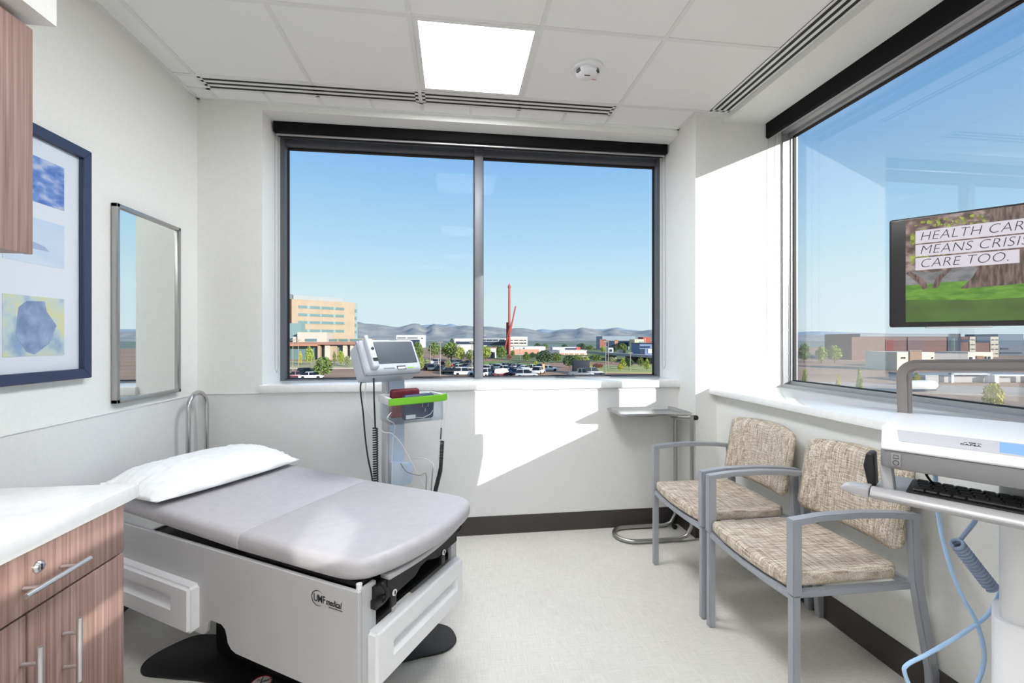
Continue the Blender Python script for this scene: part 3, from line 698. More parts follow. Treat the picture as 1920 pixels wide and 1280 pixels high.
MB().lathe([(0, 0), (.016, .0), (.016, .022), (0, .022)], n=18, M=Matrix.Translation((.21, b - .02, .017)) @ Matrix.Rotation(PI / 2, 4, 'X')).build('caster', BLACK, r)

# ------------------------------------------------------------------ vital signs monitor on its stand
POLE = mat('pale blue grey stand', (186, 203, 222), .4)
V = empty('vital_signs_stand', (-.318, 2.40, 0), math.radians(30), 'vital signs monitor on a pale blue rolling stand behind the exam table', 'medical monitor')
MB().box((-.045, -.03, .12), (.045, .03, 1.12), .008).build('pole', POLE, V)
MB().box((-.062, -.028, .12), (-.045, .028, 1.06), .003).build('pole_edge', CARTG2, V)
g = MB(); g.prism([(-.048, .52), (.06, .52), (.075, .56), (.065, .63), (-.048, .65)], -.075, -.03, fxz, .008, 2); g.build('battery_pack', POLE, V)
for k in range(5):
    a = k * 2 * PI / 5 + .3; e = (.26 * math.cos(a), .26 * math.sin(a))
    MB().sq([(0, 0, .12), (e[0] * .5, e[1] * .5, .10), (e[0], e[1], .07)], .04, .022, side=Vector((-math.sin(a), math.cos(a), 0))).build('leg', CARTG2, V)
    MB().lathe([(0, -.012), (.03, -.012), (.03, .012), (0, .012)], n=18, M=Matrix.Translation((e[0], e[1], .0305)) @ Matrix.Rotation(a, 4, 'Z') @ Matrix.Rotation(PI / 2, 4, 'X')).build('caster', BLACK, V)
MT = Matrix.Translation((-.040, -.04, 1.176)) @ Matrix.Rotation(math.radians(8), 4, 'Z') @ Matrix.Rotation(math.radians(-30), 4, 'X')
HOUS = mat('pale grey monitor housing', (200, 206, 216), .4)
def place(g):
    bmesh.ops.transform(g.bm, matrix=MT, verts=g.bm.verts); return g
g = MB(); g.box((-.180, -.06, -.098), (.134, .07, .092), .022, 4)
mh = place(g).build('monitor_housing', HOUS, V)
g = MB(); g.box((-.1815, -.036, -.0995), (.1355, -.020, .0935), .006, 2); place(g).build('housing_band', mat('mid grey housing band', (150, 155, 166), .45), mh)
g = MB(); g.box((-.106, -.0625, -.052), (.112, -.058, .072), .004, 2); place(g).build('screen', mat('dark glass screen', (90, 96, 106), .5, spec=.2), mh)
g = MB(); g.box((-.160, -.095, -.085), (-.122, -.05, .075), .012, 3); g.cyl((-.145, -.072, .07), (-.145, -.072, .098), .011); place(g).build('thermometer_probe', HOUS, mh)
g = MB(); g.lathe([(0, 0), (.0075, 0), (.0075, .003), (0, .003)], n=16, M=Matrix.Translation((-.140, -.095, .015)) @ Matrix.Rotation(PI / 2, 4, 'X')); place(g).build('probe_socket', GASK, mh)
g = MB(); g.box((-.152, -.0975, -.052), (-.128, -.0955, -.036)); place(g).build('probe_display', GASK, mh)
g = MB(); g.box((-.015, -.0615, -.088), (.035, -.0590, -.067), .001, 1); place(g).build('asset_sticker', mat('navy sticker edge', (52, 54, 90), .5), mh)
g = MB(); g.box((-.011, -.0622, -.085), (.031, -.0612, -.074)); place(g).build('asset_sticker_label', WHITEP, mh)
g = MB(); g.box((.045, -.0612, -.082), (.078, -.0600, -.076)); place(g).build('green_mark', mat('lime green print', (146, 214, 74), .5), mh)
for q_ in (((-.09, -.0612, -.080), (-.03, -.0600, -.076)), ((-.012, -.0612, .082), (.022, -.0600, .087))):
    g = MB(); g.box(*q_); place(g).build('housing_print', mat('grey print', (120, 124, 134), .6), mh)
g = MB(); g.box((-.05, -.02, 1.03), (.05, .04, 1.12), .01, 2); g.build('monitor_bracket', POLE, V)
# cuff basket
BX = Matrix.Translation((.045, -.115, .0)) @ Matrix.Rotation(math.radians(-4), 4, 'Z')
def pb(g):
    bmesh.ops.transform(g.bm, matrix=BX, verts=g.bm.verts); return g
g = MB(); x0, x1, y0b, y1b = -.14, .135, -.09, .085
bk = pb(MB().box((x0, y1b - .006, .87), (x1, y1b, .985)).box((x0, y0b, .87), (x1, y0b + .004, .985)).box((x0, y0b, .87), (x0 + .004, y1b, .985)).box((x1 - .004, y0b, .87), (x1, y1b, .985)).box((x0, y0b, .866), (x1, y1b, .870))).build('basket', CLEARP, V)
g = MB(); g.box((x0 - .01, y0b, .960), (x0 + .004, y1b, .998), .004); g.box((x1 - .004, y0b, .972), (x1 + .008, y1b, .998), .004); g.box((x0, y1b - .006, .972), (x1, y1b + .004, .998), .003); pb(g).build('basket_rim', WHITEP, bk)
g = MB(); g.sq([(x0 - .012, y0b - .004, .978), (x0 + .02, y0b - .010, .978), (.0, y0b - .014, .980), (x1 - .01, y0b - .012, .982), (x1 + .02, y0b + .0, .984)], .034, .012, side=Vector((0, 0, 1))); pb(g).build('basket_bar', mat('lime green bar', (122, 196, 48), .4), bk)
# basket hook wires
WIRE = mat('white cable', (226, 228, 230), .45)
g = MB(); g.tube(smooth_path([(.07, -.05, .65), (.14, -.08, .64), (.17, -.11, .61), (.16, -.12, .57), (.15, -.12, .42)], 8), .003, 8); g.tube(smooth_path([(.0, -.08, .64), (.02, -.11, .60), (.08, -.13, .575), (.12, -.13, .57), (.11, -.13, .42)], 8), .003, 8)
g.build('wire_hook', STEEL, V)
g = MB(); g.tube(smooth_path([(-.18, -.07, 1.10), (-.205, -.07, 1.05), (-.195, -.08, .92), (-.185, -.08, .80), (-.175, -.09, .70), (-.155, -.09, .60), (-.15, -.09, .52)], 10), .004, 8); g.build('power_cord', BLACK, V)
g = MB(); g.tube([(-.150, -.10, 1.115), (-.150, -.105, .99), (-.146, -.105, .90), (-.142, -.10, .845)], .0042, 8); g.tube(helix((-.142, -.10, .845), (-.138, -.095, .56), .011, 24, 10), .0036, 6); g.tube(helix((-.138, -.095, .56), (-.132, -.095, .44), .012, 22, 10), .0040, 6); g.build('coiled_cord', BLACK, V)
g = MB(); g.tube(smooth_path([(-.17, -.06, 1.09), (-.18, -.06, 1.0), (-.165, -.07, .92), (-.10, -.08, .82), (-.05, -.08, .80), (.0, -.09, .74), (.06, -.10, .62), (.13, -.11, .48)], 10), .0028, 8); g.build('white_cord', WIRE, V)
g = MB(); g.tube(smooth_path([(.19, -.20, 1.0), (.205, -.21, .985), (.20, -.205, .94), (.185, -.19, .80), (.165, -.17, .64), (.15, -.16, .44)], 10), .0024, 8); g.tube(smooth_path([(.175, -.19, .97), (.178, -.19, .86), (.165, -.18, .70), (.155, -.17, .50)], 10), .0020, 8)
g.tube(smooth_path([(-.10, -.20, .93), (-.12, -.20, .90), (-.07, -.17, .86), (-.06, -.12, .78), (-.055, -.1, .66), (-.06, -.1, .45)], 10), .0024, 8); g.build('air_hose', WIRE, V)
g = MB(); g.tube([(.175, -.19, .82), (.172, -.188, .76)], .003, 8); g.tube(helix((.182, -.188, .75), (.176, -.18, .60), .008, 20, 10), .003, 6); g.tube(helix((.176, -.18, .60), (.14, -.17, .45), .009, 24, 10), .0032, 6); g.tube(smooth_path([(.14, -.17, .45), (.08, -.14, .45), (.03, -.11, .47)], 6), .003, 6); g.build('coiled_hose', BLACK, V)
VM = Matrix.Translation((-.318, 2.40, 0)) @ Matrix.Rotation(math.radians(30), 4, 'Z') @ BX
o = MB().box((-.062, -.018, -.075), (.062, .018, .075), .014, 3).build('blood_pressure_cuff', noise_mat('maroon nylon', (104, 28, 44), (124, 38, 56), (60, 60, 60), .5)); o.matrix_world = VM @ Matrix.Translation((-.03, .03, .952)) @ Matrix.Rotation(.15, 4, 'X')
o.scale = (1.25, 1, 1.0)
tag(o, 'maroon blood pressure cuff standing at the back of the clear basket', 'blood pressure cuff')
o = MB().box((-.082, -.02, -.065), (.082, .02, .065), .014, 3).build('blood_pressure_cuff', noise_mat('navy nylon', (32, 44, 78), (46, 58, 96), (60, 60, 60), .5)); o.matrix_world = VM @ Matrix.Translation((.02, -.035, .937)) @ Matrix.Rotation(.12, 4, 'X')
tag(o, 'navy blue blood pressure cuff in the clear basket behind the green bar', 'blood pressure cuff')
lb = MB().box((-.07, -.0215, -.055), (-.02, -.0203, -.035)).build('size_label', WHITEP, o)
g = MB(); g.tube([(-.02, -.022, -.05), (.02, -.023, -.055), (.06, -.022, -.04), (.075, -.02, -.02)], .002, 6); g.build('hose', WIRE, o)
g = MB(); g.box((.015, -.0212, .0), (.017, -.0203, .02)); g.box((.03, -.0212, -.025), (.032, -.0203, -.005)); g.box((.045, -.0212, .0), (.047, -.0203, .018)); g.build('cuff_print', WHITEP, o)

# ------------------------------------------------------------------ computer cart
CA = math.radians(-55); CO = (1.06, .995, 0)
K = empty('computer_cart', CO, CA, 'white and grey computer cart with keyboard tray in front of the right window', 'medical cart')
prof = [(.0, 1.003), (.0, 1.014), (.018, 1.022), (.095, 1.046), (.110, 1.049), (.44, 1.049), (.452, 1.040), (.452, 1.003)]
g = MB(); g.prism(prof, 0, .56, fyz, .008, 3, .4)
for v in g.bm.verts:      # chamfer the front corners in plan
    for xe, s in ((0, 1), (.56, -1)):
        dx = (v.co.x - xe) * s
        if dx < .02 and v.co.y < .12: v.co.x += s * .014 * (1 - v.co.y / .12)
g.build('worktop', WHITEP, K, sharp=.5)
g = MB(); g.prism([(.020, .008), (.028, .003), (.53, .003), (.55, .02), (.55, .44), (.01, .44), (.01, .02)], .958, 1.003, fxy, .006, 2, .3); g.build('worktop_underside', CARTG, K)
sl = Vector((0, .077, .024)).normalized()
FM = lambda x, y: frame((x, y, 1.0224 + (y - .018) * .3117 + .0006), (1, 0, 0), sl)
g = MB(); g.prism([(.045, .026), (.515, .026), (.525, .086), (.035, .086)], 0, .0009, lambda a, b, h: (a, b, 1.0224 + (b - .018) * .3117 + h)); g.build('front_fascia', CARTG2, K)
FM2 = lambda x, y: frame((x, y, 1.0224 + (y - .018) * .3117 + .0012), (1, 0, 0), sl)
text('logo_letters', 'CAPSA', .0105, INK, K, FM2(.152, .046), sx=1.05, spacing=1.05, off=.0002)
for xa, xb, h in ((.158, .164, .0008), (.166, .178, .0016), (.180, .187, .0008)): MB().prism([(xa, .060 - h), (xb, .060 - h), (xb, .060 + h), (xa, .060 + h)], .0009, .0016, lambda a, b, h: (a, b, 1.0224 + (b - .018) * .3117 + h)).build('logo_mark', INK, K)
g = MB(); g.prism([(.215, .032), (.345, .032), (.345, .080), (.215, .080)], .0008, .002, lambda a, b, h: (a, b, 1.0224 + (b - .018) * .3117 + h)); g.build('status_display', mat('blue lit display', (112, 146, 214), .3, emit=.5), K)
MB().box((.033, -.0005, .966), (.052, .0035, .998), .001).build('icon_plate', mat('grey icon plate', (150, 150, 152), .5), K)
g = MB(); q = [(.0425 + .0055 * math.cos(a), -.0012, .975 + .0055 * math.sin(a)) for a in [k * 2 * PI / 20 for k in range(20)]]; g.tube(q, .0007, 5, True); g.build('power_icon', INK, K)
g = MB(); g.tube([(.037, -.0012, .986), (.0385, -.0012, .994), (.0465, -.0012, .994), (.048, -.0012, .986)], .0007, 5, True); g.build('laptop_icon', INK, K)
# rear grip
g = MB(); hp = [(.015, .435, 1.04), (.012, .435, 1.165)] + [(.047 - .035 * math.cos(a), .435, 1.165 + .035 * math.sin(a)) for a in [PI / 2 * k / 6 for k in range(1, 7)]] + [(.30, .435, 1.212), (.51, .435, 1.205)] + [(.515 + .035 * math.sin(a), .435, 1.17 + .035 * math.cos(a)) for a in [PI / 2 * k / 6 for k in range(1, 7)]] + [(.548, .435, 1.04)]
g.sq(hp, .050, .034, .008); g.build('rear_handle', mat('taupe grey grip', (140, 134, 134), .35, .3), K)
# keyboard tray
tp = [(-.03, .884), (-.036, .892), (-.028, .902), (-.012, .908), (.005, .906), (.02, .897), (.20, .897), (.20, .880), (.0, .874)]
g = MB(); g.prism(tp, -.005, .565, fyz, .004, 2, .4); g.build('keyboard_tray', mat('silver grey tray', (176, 174, 176), .35, .2), K)
g = MB(); g.prism([(-.06, .888), (-.066, .896), (-.05, .904), (-.02, .905), (-.006, .908), (-.006, .880)], -.032, .02, lambda a, b, h: (a, h, b), .004, 2, .4); g.build('tray_corner', mat('silver grey tray', (1, 1, 1)), K)
g = MB(); g.prism([(.012, .895), (.036, .895), (.030, .96), (.006, .96)], .03, .07, lambda a, b, h: (a, h, b), .004, 2); g.build('tray_post', CARTG2, K)
g = MB(); g.prism([(-.016, .898), (.0, .898), (-.004, .985), (-.020, .985), (-.026, .95)], .02, .075, lambda a, b, h: (a, h, b), .006, 3); g.build('mouse_holder', BLACK, K)
g = MB(); g.prism([(.530, .895), (.554, .895), (.554, .96), (.530, .96)], .03, .07, lambda a, b, h: (a, h, b), .004, 2); g.build('tray_post', CARTG2, K)
g = MB(); g.tube(smooth_path([(.085, .09, .96), (.092, .09, .935), (.105, .10, .912)], 6), .0028, 8); g.build('keyboard_cord', BLACK, K)
g = MB(); g.prism(rrect(.215, .155, .375, .285, .03), .56, .957, fxy, .003, 2); g.build('column', WHITEM, K)
g = MB(); g.prism(rrect(.202, .142, .388, .298, .036), .10, .60, fxy, .006, 3); g.build('column_sleeve', WHITEM, K)
g = MB(); g.sq([(.305, -.02, .09), (.305, .46, .09)], .08, .05, side=Vector((1, 0, 0))); g.sq([(.08, .22, .09), (.53, .22, .09)], .08, .05, side=Vector((0, 1, 0))); g.build('base', CARTG, K)
for cx, cy in ((.305, -.01), (.305, .45), (.09, .22), (.52, .22)):
    MB().lathe([(0, -.014), (.034, -.014), (.034, .014), (0, .014)], n=18, M=Matrix.Translation((cx, cy, .0345)) @ Matrix.Rotation(PI / 2, 4, 'X')).build('caster', BLACK, K)
g = MB(); g.sq([(.30, .40, 1.045), (.30, .40, 1.44)], .05, .035); g.box((.265, .352, 1.42), (.335, .40, 1.49), .006); g.build('monitor_arm', CARTG, K)
CM = Matrix.Translation(CO) @ Matrix.Rotation(CA, 4, 'Z')
# cables of the cart
loc = lambda p: CM.inverted() @ Vector(p)
def cable(name, pts, rr, m, n=10):
    g = MB(); g.tube([loc(p) for p in smooth_path(pts, n)], rr, 10); return g.build(name, m, K)
far_ = lambda P, k=1.16: [tuple(Vector((0, 0, CH)) + (Vector(p) - Vector((0, 0, CH))) * k) for p in P]
cable('network_cable', far_([(1.15, .93, .99), (1.136, .912, .965), (1.142, .911, .869), (1.163, .908, .767), (1.195, .904, .678), (1.235, .899, .604), (1.253, .897, .525), (1.235, .899, .459), (1.20, .90, .41), (1.13, .90, .41), (1.085, .915, .44), (1.064, .921, .485), (1.072, .921, .505), (1.119, .914, .531), (1.195, .904, .576), (1.256, .896, .62), (1.285, .893, .665), (1.33, .895, .75)]), .0052, CABLEB)
g = MB(); A, B = [loc(p) for p in far_([(1.185, .905, .797), (1.268, .894, .690)])]
g.tube([loc(p) for p in far_([(1.25, .90, .88), (1.228, .9, .843), (1.197, .904, .805)])], .0055, 8); g.tube(helix(A, B, .0135, 15, 14), .0048, 8); g.build('coiled_power_cord', COILB, K)

def world_parts(o, M): o.matrix_world = M
kb = empty('keyboard', (0, 0, 0), label='black keyboard lying on the tray of the computer cart', cat='keyboard')
kb.matrix_world = CM @ Matrix.Translation((.285, .075, .8975))
g = MB(); g.prism(rrect(-.225, -.068, .225, .068, .008), 0, .012, fxy, .002, 2); g.build('body', BLACK, kb)
g = MB()
for rI in range(5):
    x = -.214 + (.004 * rI if rI < 4 else 0); yk = .048 - rI * .0235
    for k in range(18):
        wdt = .0205
        if rI == 4 and 4 <= k <= 8:
            if k == 4: g.box((x, yk - .010, .012), (x + .114, yk + .010, .0165), .0015, 1)
            x += .0236; continue
        if x + wdt < .219: g.box((x, yk - .010, .012), (x + wdt, yk + .010, .0165), .0015, 1)
        x += .0236
g.build('keys', mat('charcoal keycaps', (38, 37, 39), .5), kb)

# monitor on the cart arm
MA = math.radians(-48)
mo = empty('computer_monitor', (1.457, .952, 1.474), MA, 'black computer monitor on the cart showing a park picture with white captions', 'monitor')
hw, hh = .268, .1575
g = MB(); g.box((-hw, -.012, -hh), (hw, .022, hh), .006, 3); g.build('housing', mat('black monitor shell', (30, 28, 30), .35), mo)
MB().box((-.12, .022, -.09), (.12, .045, .09), .015, 3).build('back_cover', BLACK, mo)
SX0, SX1, SZ0, SZ1 = -hw + .036, hw - .036, -hh + .014, hh - .006
def em(name, c1, c2=None, scale=(20, 20, 20), e=1.0, **k):
    if c2 is None:
        m = mat(name, c1, .3); N, L, b = nodes(m); b.inputs['Emission Color'].default_value = srgb(*c1); b.inputs['Emission Strength'].default_value = e; b.inputs['Base Color'].default_value = (.01, .01, .01, 1)
        return m
    m = noise_mat(name, c1, c2, scale, .3, emit=e, **k); N, L, b = nodes(m)
    for l in list(b.inputs['Base Color'].links): L.remove(l)
    b.inputs['Base Color'].default_value = (.01, .01, .01, 1)
    return m
EB = em('screen foliage', (82, 68, 62), (176, 158, 150), (46, 46, 60), .62, c3=(120, 98, 90))
EL = em('screen leaves', (96, 100, 50), (178, 196, 76), (80, 80, 80), .66)
EG = em('screen grass', (78, 128, 34), (118, 166, 58), (30, 30, 90), .66)
EG2 = em('screen soft grass', (72, 98, 44), (84, 118, 46), (10, 10, 22), .66)
ET = em('screen tree bark', (70, 52, 50), (140, 118, 112), (150, 10, 26), .62)
EW = em('screen caption band', (226, 220, 230), e=.62)
ES = em('screen shrubs', (110, 112, 116), (150, 150, 152), (40, 40, 60), .62)
EK = em('screen caption ink', (56, 54, 62), e=.5)
g = MB(); MAT = [EB, EL, EG, EG2, ET, EW, ES]
lay = lambda p, d, mi: (setattr(g, 'mi', mi), g.poly([(x, -.0122 - d, z) for x, z in p]))
X = lambda u: SX0 + (SX1 - SX0) * u
Z = lambda v: SZ0 + (SZ1 - SZ0) * v
uv = lambda P: [(X(u), Z(v)) for u, v in P]
lay(uv([(0, 0), (1, 0), (1, 1), (0, 1)]), 0, 0)
lay(uv([(0, .36), (.36, .36), (.36, .47), (.26, .50), (.12, .47), (0, .50)]), .00006, 6)
rnd = random.Random(5)
for cx, cz, rr, n in ((.16, .93, .07, 34), (.05, .80, .05, 36), (.10, .62, .06, 24), (.28, .93, .04, 8), (.03, .6, .04, 18)):
    for k in range(n):
        a, b = cx + rnd.gauss(0, rr), cz + rnd.gauss(0, rr * .6); q = rnd.uniform(.007, .018)
        a = min(max(a, .03), .97); b = min(max(b, .04), .96)
        lay(uv([(a + q * math.cos(t) * .7, b + q * math.sin(t)) for t in [rnd.random() + j * 1.25 for j in range(5)]]), .0001 + .000005 * k, 1)
lay(uv([(0, .17), (1, .22), (1, .38), (.62, .33), (.4, .36), (.2, .37), (0, .36)]), .0003, 2)
lay(uv([(0, 0), (1, 0), (1, .24), (.6, .20), (.3, .19), (0, .22)]), .00035, 3)
lay(uv([(.24, .30), (.29, .40), (.33, .55), (.35, .75), (.36, 1), (.9, 1), (.92, .38), (.97, .33), (.6, .33), (.4, .31)]), .0004, 4)
for p in ([(.08, .31), (.06, .37), (.0, .48), (.02, .50), (.085, .40), (.105, .33)], [(.115, .32), (.14, .42), (.20, .52), (.215, .51), (.165, .41), (.145, .32)]): lay(uv(p), .00042, 4)
for u0, u1, v0, v1 in ((.045, .68, .757, .882), (.045, .71, .632, .745), (.045, .47, .500, .618)): lay(uv([(u0, v0), (u1, v0), (u1, v1), (u0, v1)]), .0006, 5)
g.build('screen', MAT, mo)
for s, v in (('HEALTH CARE', .783), ('MEANS CRISIS', .652), ('CARE TOO.', .523)):
    text('caption', s, .0355, EK, mo, frame((X(.062), -.0132, Z(v)), (1, 0, 0), (0, 0, 1)), shear=.22, off=-.0006, sx=.90, spacing=1.04, ext=.00005)
g = MB(); g.tube(smooth_path([(.03, .01, -hh - .002), (.05, .015, -hh - .02), (.09, .03, -hh - .035), (.14, .05, -hh - .038)], 8), .004, 8); g.build('cable', BLACK, mo)
MB().box((-.19, -.008, -hh - .004), (-.06, .012, -hh + .001), .001, 1).build('speaker_grille', ALUL, mo)

# ------------------------------------------------------------------ outside: ground
GZ = CH - 8.0
def site(px, d, z=GZ):
    """Where a bearing (given by the photograph's column) and a distance in front of the window wall meet the ground."""
    q = (px - 960) / FPX * d; S, C = math.sin(YAW), math.cos(YAW)
    return Vector((d * S + q * C, d * C - q * S, z))
ZP = lambda y, d: CH + (HY - y) / FPX * d
ASPH = noise_mat('sunlit asphalt', (172, 132, 104), (190, 150, 120), (.08, .08, .08), .9)
g = MB(); g.poly([(-900, -200, GZ), (1600, -200, GZ), (1600, 420, GZ), (-900, 420, GZ)]); struct(g, 'ground', ASPH)
PLAIN = noise_mat('hazy wooded plain', (110, 122, 104), (146, 150, 132), (.012, .004, .01), .95, 6)  # distance haze mixed into the plain's greens
g = MB(); g.poly([(-5000, 415, GZ - .3), (6000, 415, GZ - .3), (6000, 3300, GZ - .3), (-5000, 3300, GZ - .3)])
g.poly([(1595, -2500, GZ - .3), (6000, -2500, GZ - .3), (6000, 416, GZ - .3), (1595, 416, GZ - .3)]); struct(g, 'ground_plain', PLAIN)
LAWN = noise_mat('sunlit lawn', (120, 142, 62), (156, 166, 84), (.3, .3, .3), .95)
DRY = noise_mat('dry planting bed', (176, 164, 112), (204, 186, 140), (.4, .4, .4), .95)
KERB = mat('pale concrete', (206, 194, 178), .9)
def patch(name, pts, m, h):
    g = MB(); g.prism([tuple(site(a, b))[:2] for a, b in pts], GZ + .005, GZ + h, fxy); struct(g, name, m)
patch('lawn_patch', [(905, 158), (960, 160), (1010, 138), (1010, 128), (960, 137), (905, 140)], LAWN, .15)
patch('lawn_patch', [(1085, 135), (1250, 135), (1250, 103), (1120, 106), (1085, 112)], noise_mat('meadow grass', (176, 174, 96), (196, 186, 120), (.3, .3, .3), .95), .12)
patch('lawn_patch', [(890, 330), (1300, 360), (1300, 170), (1010, 150), (890, 200)], noise_mat('dark shrubbery ground', (94, 112, 62), (132, 140, 84), (.2, .2, .2), .95), .1)
patch('planting_bed', [(520, 160), (690, 160), (690, 124), (520, 124)], DRY, .12)
patch('path_kerb', [(520, 122.5), (700, 122.5), (700, 120), (520, 120)], KERB, .15)
patch('road_strip', [(1480, 85), (2600, 60), (2600, 52), (1480, 70)], noise_mat('tan pavement', (190, 166, 146), (204, 180, 160), (.2, .2, .2), .9), .05)

# mountains
def ridge(name, prof, d, depth, m, seed, amp):
    rnd = random.Random(seed); from mathutils import noise
    g = MB(); xs = []
    P = sorted(prof); n = 260; x0, x1 = P[0][0], P[-1][0]
    rows = []
    def hgt(x):
        for (a, ya), (b, yb) in zip(P, P[1:]):
            if a <= x <= b:
                t = (x - a) / (b - a); t = t * t * (3 - 2 * t); return ya + (yb - ya) * t
        return P[-1][1]
    K_ = 12
    for i in range(n + 1):
        px = x0 + (x1 - x0) * i / n; H = ZP(hgt(px), d) - GZ; row = []
        for k in range(K_ + 1):
            f = k / K_; dd = d - depth * (1 - f)
            pr_ = f ** .8
            p = site(px, dd)
            h = H * pr_ * (1 + amp * (1 - f) * 1.6 * (noise.noise(Vector((px * .035, f * 5, seed))) + .5 * noise.noise(Vector((px * .1, f * 11, seed)))))
            row.append(g.bm.verts.new((p.x, p.y, GZ - 2 + max(0, h) * (dd / d) ** .25 + (2 if k else 0))))
        pb_ = site(px, d + depth * .5); row.append(g.bm.verts.new((pb_.x, pb_.y, GZ - 3)))
        rows.append(row)
    for a, b in zip(rows, rows[1:]):
        for k in range(len(a) - 1): g.bm.faces.new((a[k], b[k], b[k + 1], a[k + 1]))
    bmesh.ops.recalc_face_normals(g.bm, faces=g.bm.faces)
    o = g.build(name, m, None, sharp=3); o['kind'] = 'structure'; return o
M1 = noise_mat('hazy foothill slopes', (138, 142, 142), (176, 170, 160), (.008, .008, .02), .95, 6)  # distance haze put into the slope colours
M2 = noise_mat('haze blue far mountains', (146, 162, 174), (164, 176, 184), (.004, .004, .01), .95)  # bluer haze painted into the farther range
near = [(300, 620), (420, 612), (540, 606), (600, 608), (668, 603), (690, 607), (705, 608), (745, 613), (780, 606), (800, 613), (812, 607), (828, 611), (850, 612), (872, 610), (890, 612), (918, 612), (935, 614), (952, 617), (966, 615), (982, 615), (1000, 618), (1012, 622), (1030, 623), (1050, 619), (1075, 618), (1091, 614), (1108, 616), (1128, 620), (1150, 616), (1170, 619), (1195, 621), (1222, 618), (1300, 622), (1420, 625), (1550, 628), (1700, 634), (1800, 637)]
far = [(300, 615), (600, 611), (740, 613), (822, 608), (835, 609), (845, 607), (860, 611), (900, 612), (1000, 620), (1015, 617), (1040, 619), (1060, 617), (1130, 617), (1158, 614), (1180, 618), (1205, 620), (1240, 617), (1350, 620), (1480, 623), (1530, 621), (1620, 624), (1800, 632), (2000, 636)]
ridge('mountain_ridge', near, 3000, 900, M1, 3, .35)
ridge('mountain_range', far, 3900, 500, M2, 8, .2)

# ------------------------------------------------------------------ outside: buildings
def frame_at(px, d, yaw=0.0, z=GZ):
    """Local frame of a facade: x to the right as seen from the window, y away from it."""
    a = -YAW + yaw
    return Matrix.Translation(site(px, d, z)) @ Matrix.Rotation(a, 4, 'Z')
def bldg(name, px, d, yaw, label, cat='building', group=None):
    o = empty(name, (0, 0, 0), 0, label, cat, group); o.matrix_world = frame_at(px, d, yaw); return o
TAN = noise_mat('tan brick', (166, 147, 124), (172, 154, 132), (.3, .3, .3), .9)
TANR = mat('shaded red brick', (176, 128, 100), .9)  # shade of the side walls put into this brick colour
TEAL = mat('teal window glass', (98, 126, 128), .3)
TEALL = mat('pale green spandrel glass', (126, 150, 147), .4)
GREYR = mat('grey metal screen', (150, 154, 154), .6)
CREAM = mat('cream render', (192, 183, 168), .9)
WHT = mat('white render', (208, 206, 202), .9)
BRN = mat('brown roof metal', (150, 110, 100), .8)
DGL = mat('dark blue glass', (52, 64, 84), .2)
BRICK = noise_mat('red brown brick', (150, 94, 82), (166, 108, 94), (.4, .4, .8), .9)
CONC = mat('grey concrete', (164, 160, 158), .9)
def part(name, m, par, a, b, bev=0): return MB().box(a, b, bev).build(name, m, par)
# hospital: d 190, 1 px = .23 m
HT = math.radians(45)
B = bldg('hospital_building', 547, 190, HT, 'tan brick hospital block with rows of teal windows at the left of the view', 'building')
def m_(px):          # along the turned facade, metres from its left corner
    tp = (px - 960) / FPX; t0 = (547 - 960) / FPX
    return 190 * (tp - t0) / (math.cos(HT) - tp * math.sin(HT))
z_ = lambda y: ZP(y, 190) - GZ
part('wall', TAN, B, (0, 0, 0), (m_(665), 22, z_(560)))
part('side_wall', TANR, B, (-.05, .3, 0), (0, 22, z_(560)))
part('corner_glazing', TEALL, B, (m_(665), .4, 0), (m_(671), 20, z_(560)))
for y in (577, 592, 607, 621): part('corner_window', TEAL, B, (m_(665.6), .2, z_(y + 3)), (m_(669), .45, z_(y - 3)))
part('penthouse', GREYR, B, (m_(556), 4, z_(561)), (m_(650), 18, z_(551)))
part('stair_tower', mat('dark grey metal', (110, 114, 116), .7), B, (m_(547), 5, z_(561)), (m_(556), 10, z_(549)))
for y in (574.2, 589, 603.5, 619.5):
    for a, b in ((559, 576), (581, 600), (603, 625), (629, 645)): part('window', TEAL, B, (m_(a), -.15, z_(y + 2.6)), (m_(b), .05, z_(y - 2.6)))
    part('window_spandrel', TEALL, B, (m_(576), -.1, z_(y + 2.6)), (m_(629), .04, z_(y - 2.6)))
BW = frame_at(547, 190, HT); LW = frame_at(547, 176, math.radians(7)); LL = BW.inverted() @ LW
def low(name, m, a, b):
    o = part(name, m, B, a, b); o.matrix_local = LL; return o
kl = 176 / FPX; l_ = lambda px: (px - 547) * kl; y_ = lambda y: ZP(y, 176) - GZ
low('podium', CREAM, (l_(557), 0, 0), (l_(610), 9, y_(622.5)))
low('podium_window', TEAL, (l_(571), -.2, y_(640)), (l_(592), .1, y_(635)))
low('podium', CREAM, (l_(547), 1, 0), (l_(557), 8, y_(631)))
low('link_glazing', TEALL, (l_(522), 4, y_(640)), (l_(556.9), 9, y_(605)))
low('rear_wing', TAN, (l_(610.2), 3, 0), (l_(690), 9, y_(634.5)))
for a, b in ((611, 625), (629, 645), (650, 672)): low('window', TEAL, (l_(a), 2.8, y_(639.5)), (l_(b), 3.1, y_(635.6)))
low('canopy_roof', BRN, (l_(520), -6, y_(646)), (l_(700), -.2, y_(641)))
low('canopy_fascia', mat('rust red fascia', (176, 126, 102), .8), (l_(520), -6.2, y_(648)), (l_(602), -6, y_(645)))
for a, b in ((538, 549), (600.5, 605), (613, 622), (645, 652), (658, 664), (672, 680)): low('canopy_pier', CREAM if a != 600.5 else TAN, (l_(a), -5, 0), (l_(b), -3, y_(646)))
low('canopy_glazing', TEAL, (l_(549), -2.5, 0), (l_(600), -2, y_(649)))
low('canopy_glazing', TEAL, (l_(606), -2.5, 0), (l_(690), -2, y_(649)))
